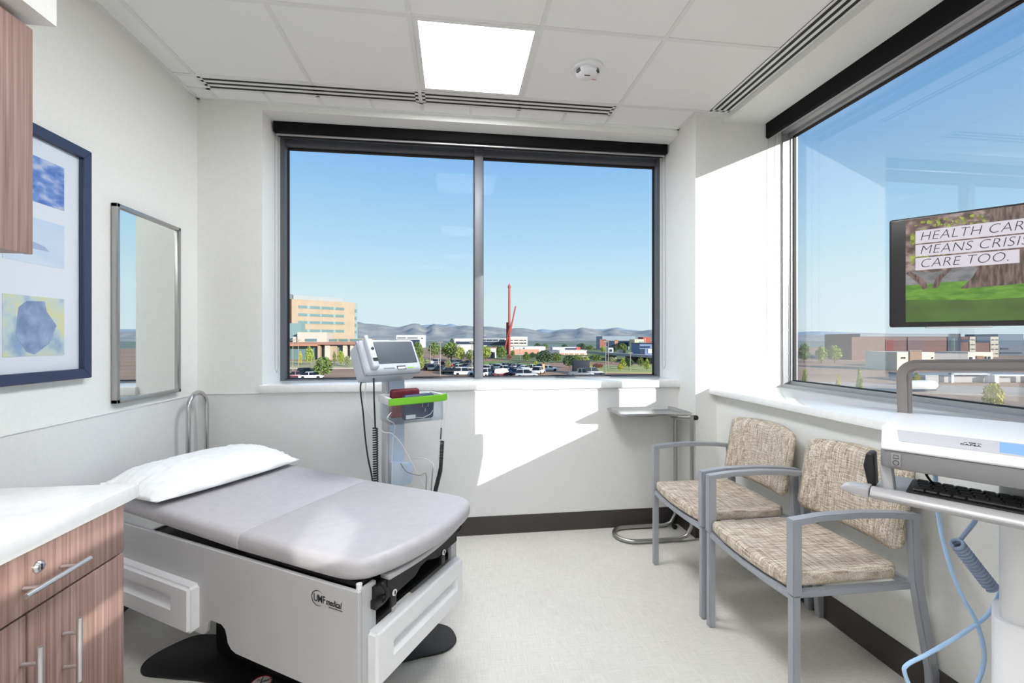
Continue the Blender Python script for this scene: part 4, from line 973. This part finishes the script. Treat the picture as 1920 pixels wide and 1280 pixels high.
low('entrance_wall', TAN, (l_(622), -4.5, 0), (l_(634), -2.4, y_(648)))
def simple(name, x0, x1, ytop, d, mw, label, bands=(), depth=14, yaw=0.0, roof=None, cat='building'):
    kk = d / FPX; o = bldg(name, x0, d, yaw, label, cat); W = (x1 - x0) * kk; zz = lambda y: ZP(y, d) - GZ
    part('wall', mw, o, (0, 0, 0), (W, depth, zz(ytop)))
    if roof: part('roof', roof, o, (-.3, -.3, zz(ytop)), (W + .3, depth, zz(ytop) + .5))
    for a, b, yt, yb, m, nm in bands:
        part(nm, m, o, ((a - x0) * kk, -.25, zz(yb)), ((b - x0) * kk, .1, zz(yt)))
    return o
W_ = 'window_band'
simple('office_building', 743, 793, 628, 420, WHT, 'white office building with dark window bands on the left horizon', [(745, 761, 632.5, 634, DGL, W_), (764, 783, 632.5, 634, DGL, W_), (740, 787, 636.5, 650, DGL, W_), (790, 793, 633, 635, DGL, W_)])
simple('office_building', 852, 960, 634.5, 330, WHT, 'long low office block with a black glass front behind the red sculpture', [(855, 890, 640, 645, DGL, W_), (905, 911, 636, 639, DGL, W_), (912, 923, 636, 639, DGL, W_), (924, 934, 636, 639, DGL, W_), (936, 946, 636, 639, DGL, W_), (905, 950, 640, 647, DGL, W_)])
simple('warehouse', 852, 887, 647, 240, WHT, 'low white flat-roofed building just left of the window mullion', [(869, 881, 652, 660, WHT, 'bay')])
o = simple('parking_garage', 957, 989, 631, 310, mat('pale pink concrete', (238, 216, 196), .9), 'pale round-cornered parking garage right of the red sculpture', [(957, 962, 636.6, 638.4, DGL, W_), (964, 972, 636.6, 638.4, DGL, W_), (974, 981, 636.6, 638.4, DGL, W_), (982, 987, 636.6, 638.4, DGL, W_), (957, 962, 642, 644, DGL, W_), (964, 972, 642, 644, DGL, W_), (974, 981, 642, 644, DGL, W_), (982, 987, 642, 644, DGL, W_), (957, 989, 647.6, 649.2, DGL, W_)])
simple('low_building', 962, 1023, 649.5, 225, WHT, 'low white and red brick building with a flat roof beside the red sculpture', [(962, 1011, 654.5, 664, mat('salmon brick', (206, 150, 130), .9), 'brick_panel'), (962.5, 964, 651, 653.5, DGL, 'window'), (981, 984, 651.5, 653.5, DGL, 'window')], depth=20)
simple('low_building', 1027, 1049, 657, 212, mat('slate grey wall', (108, 108, 124), .9), 'slate grey low building left of the cream shop block', [(1034, 1041, 662, 664, DGL, 'window')])
simple('low_building', 1049, 1100.5, 657, 228, mat('cream wall', (250, 228, 206), .9), 'cream shop block with small red awnings among the trees', [(a, a + 6, 661.8, 664.5, mat('coral awning', (220, 140, 120), .8), 'awning') for a in (1051, 1060, 1069, 1079, 1089)] + [(1049, 1100.5, 656.4, 657.6, WHT, 'parapet')], depth=18)
simple('low_building', 1036, 1088, 650.8, 262, WHT, 'white clerestory building with a red end bay behind the cream shop block', [(1060, 1081, 652.4, 655, DGL, W_), (1080, 1088, 651, 657, mat('red end bay', (206, 84, 78), .8), 'end_bay')])
simple('office_building', 1129.5, 1191, 630, 340, mat('steel blue roof screen', (140, 152, 164), .6), 'long dark glass office with brick towers on the right horizon', [(1124.5, 1136.5, 636, 652, BRICK, 'brick_tower'), (1152.5, 1158.5, 636.5, 651, TANR, 'brick_tower'), (1136.5, 1152.5, 638.5, 649, DGL, W_), (1158.5, 1190, 638.5, 649, DGL, W_), (1129.5, 1191, 636.6, 638.5, GREYR, 'parapet')], depth=25)
simple('office_tower', 1190, 1207, 636, 320, mat('yellow stone', (240, 220, 178), .9), 'yellow stone tower at the right edge of the back window', [(1198.5, 1206, 640, 644, TEALL, 'window')])
simple('office_tower', 1206, 1220, 632, 335, mat('red brick', (176, 88, 78), .9), 'red brick tower behind the yellow stone tower', [(1208.5, 1210, 634, 643, CREAM, 'pilaster')])
simple('low_building', 1199.5, 1222, 644.5, 200, mat('slate blue cladding', (120, 134, 170), .8), 'slate blue building with square windows at the right edge of the back window', [(a, a + 2.3, 648.6, 652, DGL, 'window') for a in (1200.8, 1204.6, 1208.4, 1212.2, 1216)] + [(1199.5, 1209, 654, 668, DGL, 'glass_wall'), (1214.5, 1222, 654, 662, WHT, 'white_bay')], roof=DGL)
simple('low_building', 1161, 1172.5, 656, 215, mat('pale tan block', (232, 204, 176), .9), 'small tan block house beside the overpass', [(1168, 1172.5, 656.6, 664, TANR, 'side_wall')], depth=6)
simple('low_building', 1141, 1150, 652, 236, WHT, 'small white pavilion between the trees left of the tan block house', [(1143, 1147.5, 654.5, 659, DGL, 'window')], depth=6)
# overpass
o = bldg('overpass', 1112, 186, math.radians(-76), 'grey concrete overpass deck among the trees at the right', 'bridge')
zz = lambda y: ZP(y, 186) - GZ
part('deck', CONC, o, (-6, 0, zz(663)), (50, 8, zz(660.6)))
part('parapet', mat('pale parapet', (176, 172, 164), .9), o, (-6, -.4, zz(662.6)), (50, 0, zz(659)))
for x in (8, 24, 40): part('pier', CONC, o, (x, 2, 0), (x + 1.4, 6, zz(663)))
part('dark_wall', mat('dark abutment', (70, 68, 72), .9), o, (20, 7.4, 0), (50, 8, zz(663)))  # dark wall under the far side of the deck
# buildings through the right window
def side_b(name, x0, x1, ytop, d, mw, label, bands=(), depth=16, yaw=0.0):
    return simple(name, x0, x1, ytop, d, mw, label, bands, depth, yaw)
DBR = noise_mat('dark maroon brick', (116, 88, 82), (128, 100, 94), (.3, .3, 1.2), .9)
side_b('brick_building', 1597, 1674, 631.5, 170, DBR, 'plain maroon brick block at the left of the right window view', [(1660, 1674, 636, 664, mat('crimson brick', (132, 76, 72), .9), 'brick_bay')], depth=6.5)
side_b('brick_building', 1612, 1800, 625.5, 178, DBR, 'long maroon brick hospital wing with blue glass stair tower behind the monitor', [(1612, 1800, 625.5, 631, mat('lead grey roof screen', (134, 138, 144), .7), 'roof_screen'), (1701, 1726, 632, 657, mat('violet brick', (112, 90, 92), .8), 'brick_bay'), (1776, 1800, 625.5, 663, DGL, 'stair_tower'), (1783, 1790, 634, 660, TEAL, 'window')], depth=20)
side_b('brick_building', 1800, 1872, 630.8, 199.5, DBR, 'maroon brick wing with white striped window bays right of the glass stair tower', [(1799, 1817, 636, 641, DGL, W_)] + [(a, b, 631, 674, CREAM, 'striped_bay') for a, b in ((1817, 1828), (1856, 1871))] + [(1830, 1856, 631, 642, DGL, W_)] + [(a, b, y, y + 2, DGL, 'window') for a, b in ((1818, 1827), (1857, 1863), (1864.5, 1870.5)) for y in (636, 645, 653.5, 662)])
side_b('glass_building', 1871.5, 1919, 626, 217, mat('smoky blue glass', (96, 108, 126), .2), 'smoky blue glass office block at the far right of the view', [(1876, 1890, 652, 655, DGL, W_), (1875, 1915, 660, 663, DGL, W_)])
side_b('low_building', 1682, 1752, 660, 112, mat('cream panel', (240, 228, 204), .9), 'low cream service building with a brown centre below the monitor', [(1704.5, 1727, 657.5, 678, mat('brown panel', (164, 140, 120), .9), 'centre_bay'), (1704, 1727, 656.8, 658.6, CREAM, 'parapet'), (1690.5, 1692, 669, 672, DGL, 'window'), (1695, 1696.5, 669, 672, DGL, 'window'), (1747, 1748.4, 669, 672, DGL, 'window')], depth=10)
side_b('low_building', 1752, 1815, 662.5, 120, CONC, 'plain grey service building beside the cream one', [], depth=10)
side_b('low_building', 1815, 1862, 660, 131, mat('cream stone', (236, 224, 200), .9), 'cream entrance building with a brown doorway at the right of the view', [(1830, 1843, 667, 682, mat('brown doorway', (150, 118, 92), .9), 'doorway'), (1846.5, 1849, 668, 678, DGL, 'window'), (1853, 1856, 668, 678, DGL, 'window'), (1818, 1822, 669, 680, DGL, 'window')], depth=10)
o = bldg('parking_deck', 1735, 82, 0, 'long grey parking deck with white portal frames seen under the cart handle', 'parking structure')
kk = 82 / FPX; zz = lambda y: ZP(y, 82) - GZ
part('wall', CONC, o, (0, 0, 0), (240 * kk, 8, zz(703)))
for a, b, t in ((1772, 1844, 698.5), (1846, 1911, 701)):
    g = MB(); xa, xb = (a - 1735) * kk, (b - 1735) * kk
    g.box((xa, -1.2, 0), (xa + .45, -.6, zz(t))); g.box((xb - .45, -1.2, 0), (xb, -.6, zz(t))); g.box((xa, -1.2, zz(t) - .3), (xb, -.6, zz(t))); g.build('portal_frame', WHT, o)
part('stair_shaft', WHT, o, ((1843 - 1735) * kk, -2, 0), ((1851 - 1735) * kk, -.7, zz(702)))
o = bldg('storage_tank', 1705, 66, 0, 'white round-nosed tank trailer in the yard under the cart handle', 'trailer')
kk = 66 / FPX
g = MB(); g.tube([(0, 1.2, 1.0), (4.5, 1.2, 1.0), (4.8, 1.2, .95), (5.0, 1.2, .8)], 1, 16, rad=[.75, .8, .7, .45]); g.build('tank', WHT, o)
part('chassis', DGL, o, (0, .5, .25), (4.6, 1.9, .45))
# red steel sculpture, several raking poles
RED = mat('red painted steel', (170, 78, 70), .6)
o = bldg('steel_sculpture', 955, 205, 0, 'tall red steel pole sculpture with leaning struts rising above the skyline', 'sculpture')
kk = 205 / FPX; q = lambda px, y, dy=0: ((px - 955) * kk, dy, ZP(y, 205) - GZ)
MB().cyl(q(955, 664), q(955, 534), .62, 12, .48).build('pole', RED, o)
MB().cyl(q(951.3, 664, .9), q(951, 604, .9), .5, 10).build('strut', RED, o)
MB().cyl(q(955, 630, -.9), q(966.8, 574, -.9), .42, 10, .3).build('strut', RED, o)
MB().cyl(q(946, 655, 1.2), q(957, 610, -1.6), .42, 10).build('strut', RED, o)
g = MB(); g.cyl(q(952, 537), q(958, 537), .22, 8); g.cyl(q(955, 536), q(955, 531), .3, 10, .1); g.cyl(q(955, 540), q(955, 538), .7, 10); g.build('mast_head', RED, o)

# ------------------------------------------------------------------ outside: lamp posts
POST = mat('weathered grey post', (150, 140, 130), .8)
def street_lamp(px, d, top, label):
    o = bldg('street_lamp', px, d, 0, label, 'street lamp', 'car park lamp posts'); h = ZP(top, d) - GZ
    MB().cyl((0, 0, 0), (0, 0, h), .11, 8, .08).build('pole', POST, o)
    MB().box((-.55, -.2, h - .12), (.55, .2, h + .06)).build('lamp_head', POST, o)
for px, d, top, lb in ((549, 112, 637, 'thin car park lamp post before the hospital podium, nearest the window edge'), (559.5, 112, 637, 'thin car park lamp post before the hospital podium, beside the leftmost one'), (807, 140, 645, 'short lamp post left of the tall one between the bushy trees'), (825.3, 96, 641, 'tall tan lamp post rising between the parked cars left of the mullion'), (885, 104, 642, 'tall lamp post just left of the window mullion'), (975, 170, 652, 'short lamp post before the salmon brick wall'), (1094.5, 108, 668, 'lamp post behind the parked grey car at the right'), (1135.5, 100, 640, 'tall thin lamp post before the dark glass office'), (1140.5, 118, 637, 'pale thin lamp post right of the tall one before the dark glass office'), (1182, 106, 661, 'short lamp post right of the tan block house')): street_lamp(px, d, top, lb)
o = MB().box((-.28, -.28, 0), (.28, .28, 2.1)).build('marker_post', mat('orange tan pillar', (226, 178, 120), .8)); o.matrix_world = frame_at(1019, 106); tag(o, 'square orange tan pillar standing at the end of the parked cars', 'pillar')

# ------------------------------------------------------------------ outside: trees
BARK = mat('tree bark', (96, 78, 62), .9)
def leaf_crown(seed, n, shape):
    rnd = random.Random(seed); g = MB()
    for k in range(n):
        while True:
            p = Vector((rnd.uniform(-1, 1), rnd.uniform(-1, 1), rnd.uniform(-1, 1)))
            if .25 < p.length < 1: break
        p.x *= shape[0]; p.y *= shape[0]; p.z *= shape[1]
        if shape[2]: f = 1 - shape[2] * (p.z / shape[1] + 1) / 2; p.x *= f; p.y *= f
        if rnd.random() < .5: p += Vector((math.sin(p.z * 7 + seed), math.cos(p.x * 6 + seed), 0)) * .09
        q = Vector((rnd.gauss(0, 1), rnd.gauss(0, 1), rnd.gauss(0, 1))).normalized(); a = q.orthogonal().normalized(); b = q.cross(a); s_ = rnd.uniform(.06, .13)
        vs = [g.bm.verts.new(p + a * s_ * math.cos(t) + b * s_ * math.sin(t) * .8 + q * s_ * .25 * (j % 2)) for j, t in enumerate((0, 1.5, 2.9, 4.6))]
        g.bm.faces.new(vs)
    return g
GREENS = {'mid': ((74, 98, 44), (132, 150, 74)), 'dark': ((48, 70, 46), (92, 110, 70)), 'light': ((132, 150, 58), (176, 182, 88)), 'yellow': ((170, 164, 50), (208, 196, 84)), 'red': ((122, 74, 58), (160, 108, 84)), 'grey': ((128, 138, 96), (164, 168, 126))}
LEAFM = {c: noise_mat(c + ' foliage', a, b, (7, 7, 7), .85) for c, (a, b) in GREENS.items()}
PROTO = {}
def tree(px, d, wpx, top, colr, label, base=None, kind='round', group=None, cat='tree', shrub=False):
    key = (kind, colr, int(px) % 3)
    shp = {'round': (1, .8, .25), 'cone': (1, 1.1, .8), 'slim': (1, 1.5, .5)}[kind]
    if key not in PROTO: PROTO[key] = leaf_crown(hash(kind) % 7 + int(px) % 3 * 11, 620, shp).data('crown', LEAFM[colr], 3)
    o = bldg('tree' if not shrub else 'shrub', px, d, random.uniform(0, 6), label, cat, group)
    H = ZP(top, d) - GZ; rw = wpx / 2 * d / FPX
    c = bpy.data.objects.new('crown', PROTO[key]); COL.objects.link(c); c.parent = o
    hz = H * (.44 if not shrub else .5) / shp[1]; c.scale = (rw, rw, hz); c.location = (0, 0, H - hz * shp[1])
    MB().cyl((0, 0, 0), (0, 0, H * .6), max(.08, rw * .07), 8, max(.04, rw * .03)).build('trunk', BARK, o)
    return o
TREES = [
 (607, 92, 38, 668, 'mid', 'bushy green tree in front of the hospital car park, nearest the window', 'round'), (594, 100, 18, 684, 'mid', 'small green tree touching the bushy one in the left car park', 'round'),
 (563, 132, 9, 657, 'yellow', 'thin yellow-green young tree before the hospital glazing, leftmost', 'slim'), (580, 136, 16, 648, 'light', 'pale green young tree before the hospital glazing', 'round'), (627, 136, 9, 657, 'mid', 'slim green tree by the hospital entrance pier', 'slim'), (639, 138, 15, 657, 'light', 'bright green young tree under the hospital canopy', 'round'), (651, 128, 14, 666, 'grey', 'grey green shrub-like tree left of the vital signs monitor', 'round'), (587, 140, 9, 662, 'grey', 'grey green sapling before the hospital arcade', 'slim'),
 (783, 160, 26, 640, 'mid', 'tall green tree right of the vital signs monitor', 'round'), (791, 112, 13, 664, 'light', 'bright green slim tree at the edge of the vital signs monitor', 'slim'), (800, 128, 18, 672, 'grey', 'dry brown-green tree between parked cars', 'round'),
 (814, 190, 26, 641, 'mid', 'green tree left of the tall tan lamp post', 'round'), (846, 168, 46, 641, 'mid', 'wide dark green tree right of the tall tan lamp post', 'round'), (864, 160, 20, 650, 'light', 'light green tree on the right flank of the wide dark one', 'round'), (840, 122, 16, 674, 'grey', 'brownish young tree above the red car', 'round'), (882, 158, 22, 655, 'mid', 'green tree against the window mullion on its left', 'round'), (847, 420, 9, 634, 'dark', 'small dark tree far off on the left plain', 'round'),
 (911, 172, 24, 648, 'light', 'light green tree against the window mullion on its right', 'round'), (929, 205, 22, 647, 'dark', 'dark green tree behind the white gatehouse', 'round'), (940, 180, 22, 648, 'mid', 'green tree just left of the red sculpture', 'round'), (955, 172, 14, 664, 'red', 'brown bush at the foot of the red sculpture', 'round'),
 (962, 200, 8, 656, 'mid', 'small tree touching the right of the red sculpture', 'round'), (987, 158, 22, 659, 'mid', 'green tree before the low red brick building', 'cone'), (998, 180, 14, 660, 'dark', 'dark tree behind the lawn right of the red sculpture', 'round'), (1020, 142, 38, 656, 'dark', 'large dark green tree in the middle of the right pane', 'round'), (1004, 130, 14, 676, 'light', 'yellow-green sapling on the lawn edge before the large dark tree', 'round'), (1043, 150, 24, 660, 'mid', 'mid green tree right of the large dark tree', 'round'),
 (1068, 124, 30, 665, 'dark', 'dark green tree before the cream shop block', 'round'), (1080, 148, 20, 665, 'mid', 'green tree behind the dark trailer', 'round'), (1096, 152, 20, 666, 'light', 'light green tree right of the cream shop block', 'round'), (1103, 112, 14, 679, 'yellow', 'yellow autumn tree behind the parked grey car', 'round'), (1121, 122, 24, 681, 'red', 'reddish brown shrub in the meadow', 'round'),
 (1118, 160, 26, 664, 'mid', 'green tree in front of the overpass, left', 'round'), (1147, 150, 20, 669, 'grey', 'grey green tree in front of the overpass, centre', 'round'), (1168, 118, 20, 670, 'light', 'light green pointed tree before the dark abutment', 'cone'), (1179, 124, 20, 671, 'dark', 'dark tree touching the pointed light green one', 'round'), (1201, 128, 16, 670, 'mid', 'green tree second from the right window edge', 'round'), (1213, 112, 18, 671, 'light', 'light green tree at the right window edge', 'cone'), (1163, 112, 12, 682, 'yellow', 'small yellow-green tree at the meadow edge', 'round'),
 (1167, 250, 20, 643, 'mid', 'green tree before the long dark glass office', 'round'), (1130, 262, 10, 648, 'light', 'small light tree under the brick tower', 'round'), (1153, 262, 12, 648, 'dark', 'dark tree left of the tan block house', 'round'),
 (1008, 330, 16, 643, 'dark', 'distant dark tree behind the low white and red brick building, leftmost of five', 'round'), (1021, 352, 14, 644, 'mid', 'distant green tree, second of five behind the low buildings', 'round'), (1058, 345, 14, 645, 'dark', 'distant dark tree, third of five behind the low buildings', 'round'), (1090, 330, 20, 643, 'dark', 'distant dark tree, fourth of five behind the low buildings', 'round'), (1106, 310, 18, 647, 'mid', 'distant green tree, rightmost of five behind the low buildings', 'round'),
 (1508, 150, 22, 643, 'mid', 'dark leafy tree at the left edge of the right window', 'round'), (1509, 62, 11, 690, 'light', 'small bright green tree by the right window jamb', 'round'), (1540, 150, 22, 648, 'light', 'pale tree second from the left of the right window', 'round'), (1565, 150, 26, 647, 'light', 'pale tree left of the maroon brick block', 'round'), (1572, 58, 12, 700, 'yellow', 'small yellow-green tree low in the right window', 'slim'), (1612, 58, 18, 690, 'light', 'pale green pointed tree low before the maroon brick block', 'cone'), (1719, 76, 20, 698, 'yellow', 'yellow-green tree framed by the left of the cart handle', 'cone'), (1862, 48, 34, 716, 'yellow', 'spindly yellow tree framed by the middle of the cart handle', 'round'),
]
for px, d, wp, top, c_, lb, kd in TREES: tree(px, d, wp, top, c_, lb, kind=kd, group='trees outside the windows')

# ------------------------------------------------------------------ outside: cars
CARC = {'white': (232, 232, 232), 'silver': (172, 176, 182), 'black': (30, 30, 36), 'dark blue': (46, 56, 86), 'grey': (108, 112, 118), 'red': (196, 44, 44), 'maroon': (104, 44, 54), 'green': (60, 84, 74)}
CWIN = mat('car window glass', (26, 30, 36), .12); TYRE = mat('tyre rubber', (26, 26, 27), .8)
CARP = {}
def car_mesh(kind, colr):
    if (kind, colr) in CARP: return CARP[(kind, colr)]
    pm = mat(colr + ' car paint', CARC[colr], .3, coat=.5)
    L_, W_2, H = {'sedan': (2.3, .88, 1.42), 'suv': (2.35, .93, 1.75), 'pickup': (2.7, .95, 1.82)}[kind]
    g = MB(); b = .80 if kind == 'sedan' else .98
    pr_ = [(-L_, .35), (-L_ - .03, .6), (-L_ + .05, b - .06), (-L_ + .5, b), (L_ - 1.0, b), (L_ - .15, b - .14), (L_, .6), (L_, .34), (L_ - .3, .24), (-L_ + .3, .24)]
    g.prism(pr_, -W_2, W_2, fxz, .06, 2, .3)
    cab = {'sedan': (-1.75, 1.0, -1.0, .35), 'suv': (-2.25, 1.05, -1.95, .5), 'pickup': (-.75, 1.2, -.55, .65)}[kind]
    g.box((cab[2] - .05, -W_2 * .78, H - .05), (cab[3] + .05, W_2 * .78, H + .02), .02, 1)
    if kind == 'pickup':
        g.box((-L_, -W_2, b), (-.8, -W_2 + .08, b + .22)); g.box((-L_, W_2 - .08, b), (-.8, W_2, b + .22)); g.box((-L_, -W_2, b), (-L_ + .08, W_2, b + .22))
    for x in (cab[2] * .5 + cab[3] * .5,):
        g.sq([(x, -W_2 * .93, b - .02), (x, -W_2 * .79, H)], .09, .05, 0, side=Vector((1, 0, 0))); g.sq([(x, W_2 * .93, b - .02), (x, W_2 * .79, H)], .09, .05, 0, side=Vector((1, 0, 0)))
    body = g.data('body', pm)
    g = MB(); lo = [(cab[0], -W_2 * .94), (cab[1], -W_2 * .94), (cab[1], W_2 * .94), (cab[0], W_2 * .94)]; hi = [(cab[2], -W_2 * .78), (cab[3], -W_2 * .78), (cab[3], W_2 * .78), (cab[2], W_2 * .78)]
    A = [g.bm.verts.new((x, y, b - .03)) for x, y in lo]; Bv = [g.bm.verts.new((x, y, H - .04)) for x, y in hi]
    g.bm.faces.new(A[::-1]); g.bm.faces.new(Bv)
    for i in range(4): g.bm.faces.new((A[i], A[(i + 1) % 4], Bv[(i + 1) % 4], Bv[i]))
    win = g.data('windows', CWIN)
    g = MB(); g.lathe([(0, -.1), (.33, -.1), (.33, .1), (0, .1)], n=14, M=Matrix.Rotation(PI / 2, 4, 'X')); wh = CARP.setdefault('wheel', g.data('wheel', TYRE))
    CARP[(kind, colr)] = (body, win, wh, L_, W_2)
    return CARP[(kind, colr)]
CARS = [  # row, column, distance, kind, colour, heading
 ('front row beside the vital signs monitor', [(843, 103, 'sedan', 'black', .2), (871, 98, 'suv', 'white', .1), (857, 104, 'sedan', 'dark blue', .3)]),
 ('second row beside the vital signs monitor', [(801, 113, 'suv', 'maroon', 1.2), (815, 113, 'suv', 'grey', 1.3), (828, 114, 'sedan', 'black', 1.3), (837, 115, 'suv', 'red', 1.2), (862, 116, 'sedan', 'white', .1), (876, 118, 'sedan', 'maroon', 1.3), (885, 116, 'sedan', 'black', .4)]),
 ('back row left of the mullion', [(818, 140, 'pickup', 'white', 1.2), (823, 132, 'sedan', 'black', .5), (834, 134, 'sedan', 'dark blue', 1.1), (850, 138, 'suv', 'grey', 1.2), (861, 138, 'sedan', 'dark blue', 1.0), (871, 134, 'sedan', 'green', .2), (879, 138, 'sedan', 'black', 1.2), (779, 140, 'suv', 'white', 1.2)]),
 ('parked before the hospital', [(578, 98, 'suv', 'black', .2), (584, 91, 'sedan', 'white', .2), (557, 91, 'sedan', 'maroon', .5), (573, 103, 'sedan', 'grey', .4)]),
 ('front row right of the mullion', [(912, 96, 'suv', 'white', 1.0), (987, 92, 'suv', 'silver', .05), (943, 95, 'suv', 'maroon', .4), (970, 97, 'sedan', 'dark blue', 1.2)]),
 ('second row right of the mullion', [(909, 110, 'sedan', 'black', 1.0), (918, 112, 'suv', 'white', .9), (930, 108, 'sedan', 'green', 1.2), (948, 104, 'sedan', 'white', -.5), (964, 105, 'sedan', 'dark blue', 1.2), (984, 104, 'sedan', 'white', .2), (997, 107, 'pickup', 'silver', .2), (1010, 106, 'suv', 'white', 1.2)]),
 ('third row right of the mullion', [(925, 120, 'sedan', 'maroon', 1.1), (936, 121, 'sedan', 'white', 1.1), (946, 121, 'sedan', 'dark blue', .3), (956, 121, 'sedan', 'black', .3), (968, 120, 'sedan', 'dark blue', .3), (978, 119, 'sedan', 'grey', 1.2), (1029, 112, 'sedan', 'white', .1), (1013, 117, 'sedan', 'dark blue', 1.2)]),
 ('parked along the meadow kerb', [(1089, 94, 'pickup', 'grey', .05), (1112, 95, 'suv', 'dark blue', .2)]),
]
def corners(c, h, L2, W2):
    a, b = Vector((math.cos(h), math.sin(h))) * L2, Vector((-math.sin(h), math.cos(h))) * W2
    return [c + a + b, c + a - b, c - a - b, c - a + b]
def clash(A, B2):
    for P in (A, B2):
        for i in range(4):
            e = P[(i + 1) % 4] - P[i]; n = Vector((-e.y, e.x))
            u = [p.dot(n) for p in A]; v = [p.dot(n) for p in B2]
            if max(u) < min(v) or max(v) < min(u): return False
    return True
TAKEN = []
for px, d, wp, top, c_, lb, kd in TREES:
    if d < 170: TAKEN.append(corners(site(px, d).to_2d(), 0, wp / 2 * d / FPX * .55, wp / 2 * d / FPX * .55))
for px, d in ((825.3, 96), (885, 104), (1019, 106), (1094.5, 108)): TAKEN.append(corners(site(px, d).to_2d(), 0, .4, .4))
TAKEN.append(corners(site(1089, 104).to_2d(), 0, 2.2, 1.5))
def free_spot(px, d, hd, L2, W2):
    for k in range(60):
        for dd in (d + k * .9, d - k * .9 if k < 6 else d + k * .9):
            q = corners(site(px, dd).to_2d(), hd - YAW, L2 + .25, W2 + .2)
            if not any(clash(q, t) for t in TAKEN): TAKEN.append(q); return dd
    return None
for row, L in CARS:
    cnt = {}
    for px, d, kd, cl, hd in sorted(L): cnt.setdefault((cl, kd), []).append(px)
    for px, d, kd, cl, hd in sorted(L):
        n = cnt[(cl, kd)]; nm = {'sedan': 'saloon car', 'suv': 'tall estate car', 'pickup': 'pickup truck'}[kd]
        lab = f'{cl} {nm}, {row}' if len(n) == 1 else f'{cl} {nm}, {ORD[n.index(px)]} from left, {row}'
        body, win, wh, L_, W_2 = car_mesh(kd, cl); dd = free_spot(px, d, hd, L_, W_2)
        if dd is None: continue
        o = empty('car' if kd != 'pickup' else 'pickup_truck', (0, 0, 0), 0, lab, 'car', 'parked cars outside'); o.matrix_world = frame_at(px, dd, hd)
        for nme, me in (('body', body), ('windows', win)):
            c = bpy.data.objects.new(nme, me); COL.objects.link(c); c.parent = o
        for x in (-L_ + .85, L_ - .85):
            for y in (-W_2 + .08, W_2 - .08):
                c = bpy.data.objects.new('wheel', wh); COL.objects.link(c); c.parent = o; c.location = (x, y, .332)
o = MB().box((-1.9, -1.2, .4), (1.9, 1.2, 3.0), .05).build('cargo_trailer', mat('dark trailer', (36, 38, 50), .7)); o.matrix_world = frame_at(1089, 104); tag(o, 'dark box trailer behind the grey pickup truck at the right', 'trailer')
o = bldg('gatehouse', 924, 186, 0, 'small white gatehouse with a dark doorway left of the red sculpture', 'building')
part('wall', WHT, o, (-1.4, 0, 0), (1.4, 2.5, 4.4)); part('roof', BRN, o, (-1.7, -.3, 4.4), (1.7, 2.8, 4.8)); part('doorway', DGL, o, (-.9, -.1, 0), (.9, .05, 2.6))
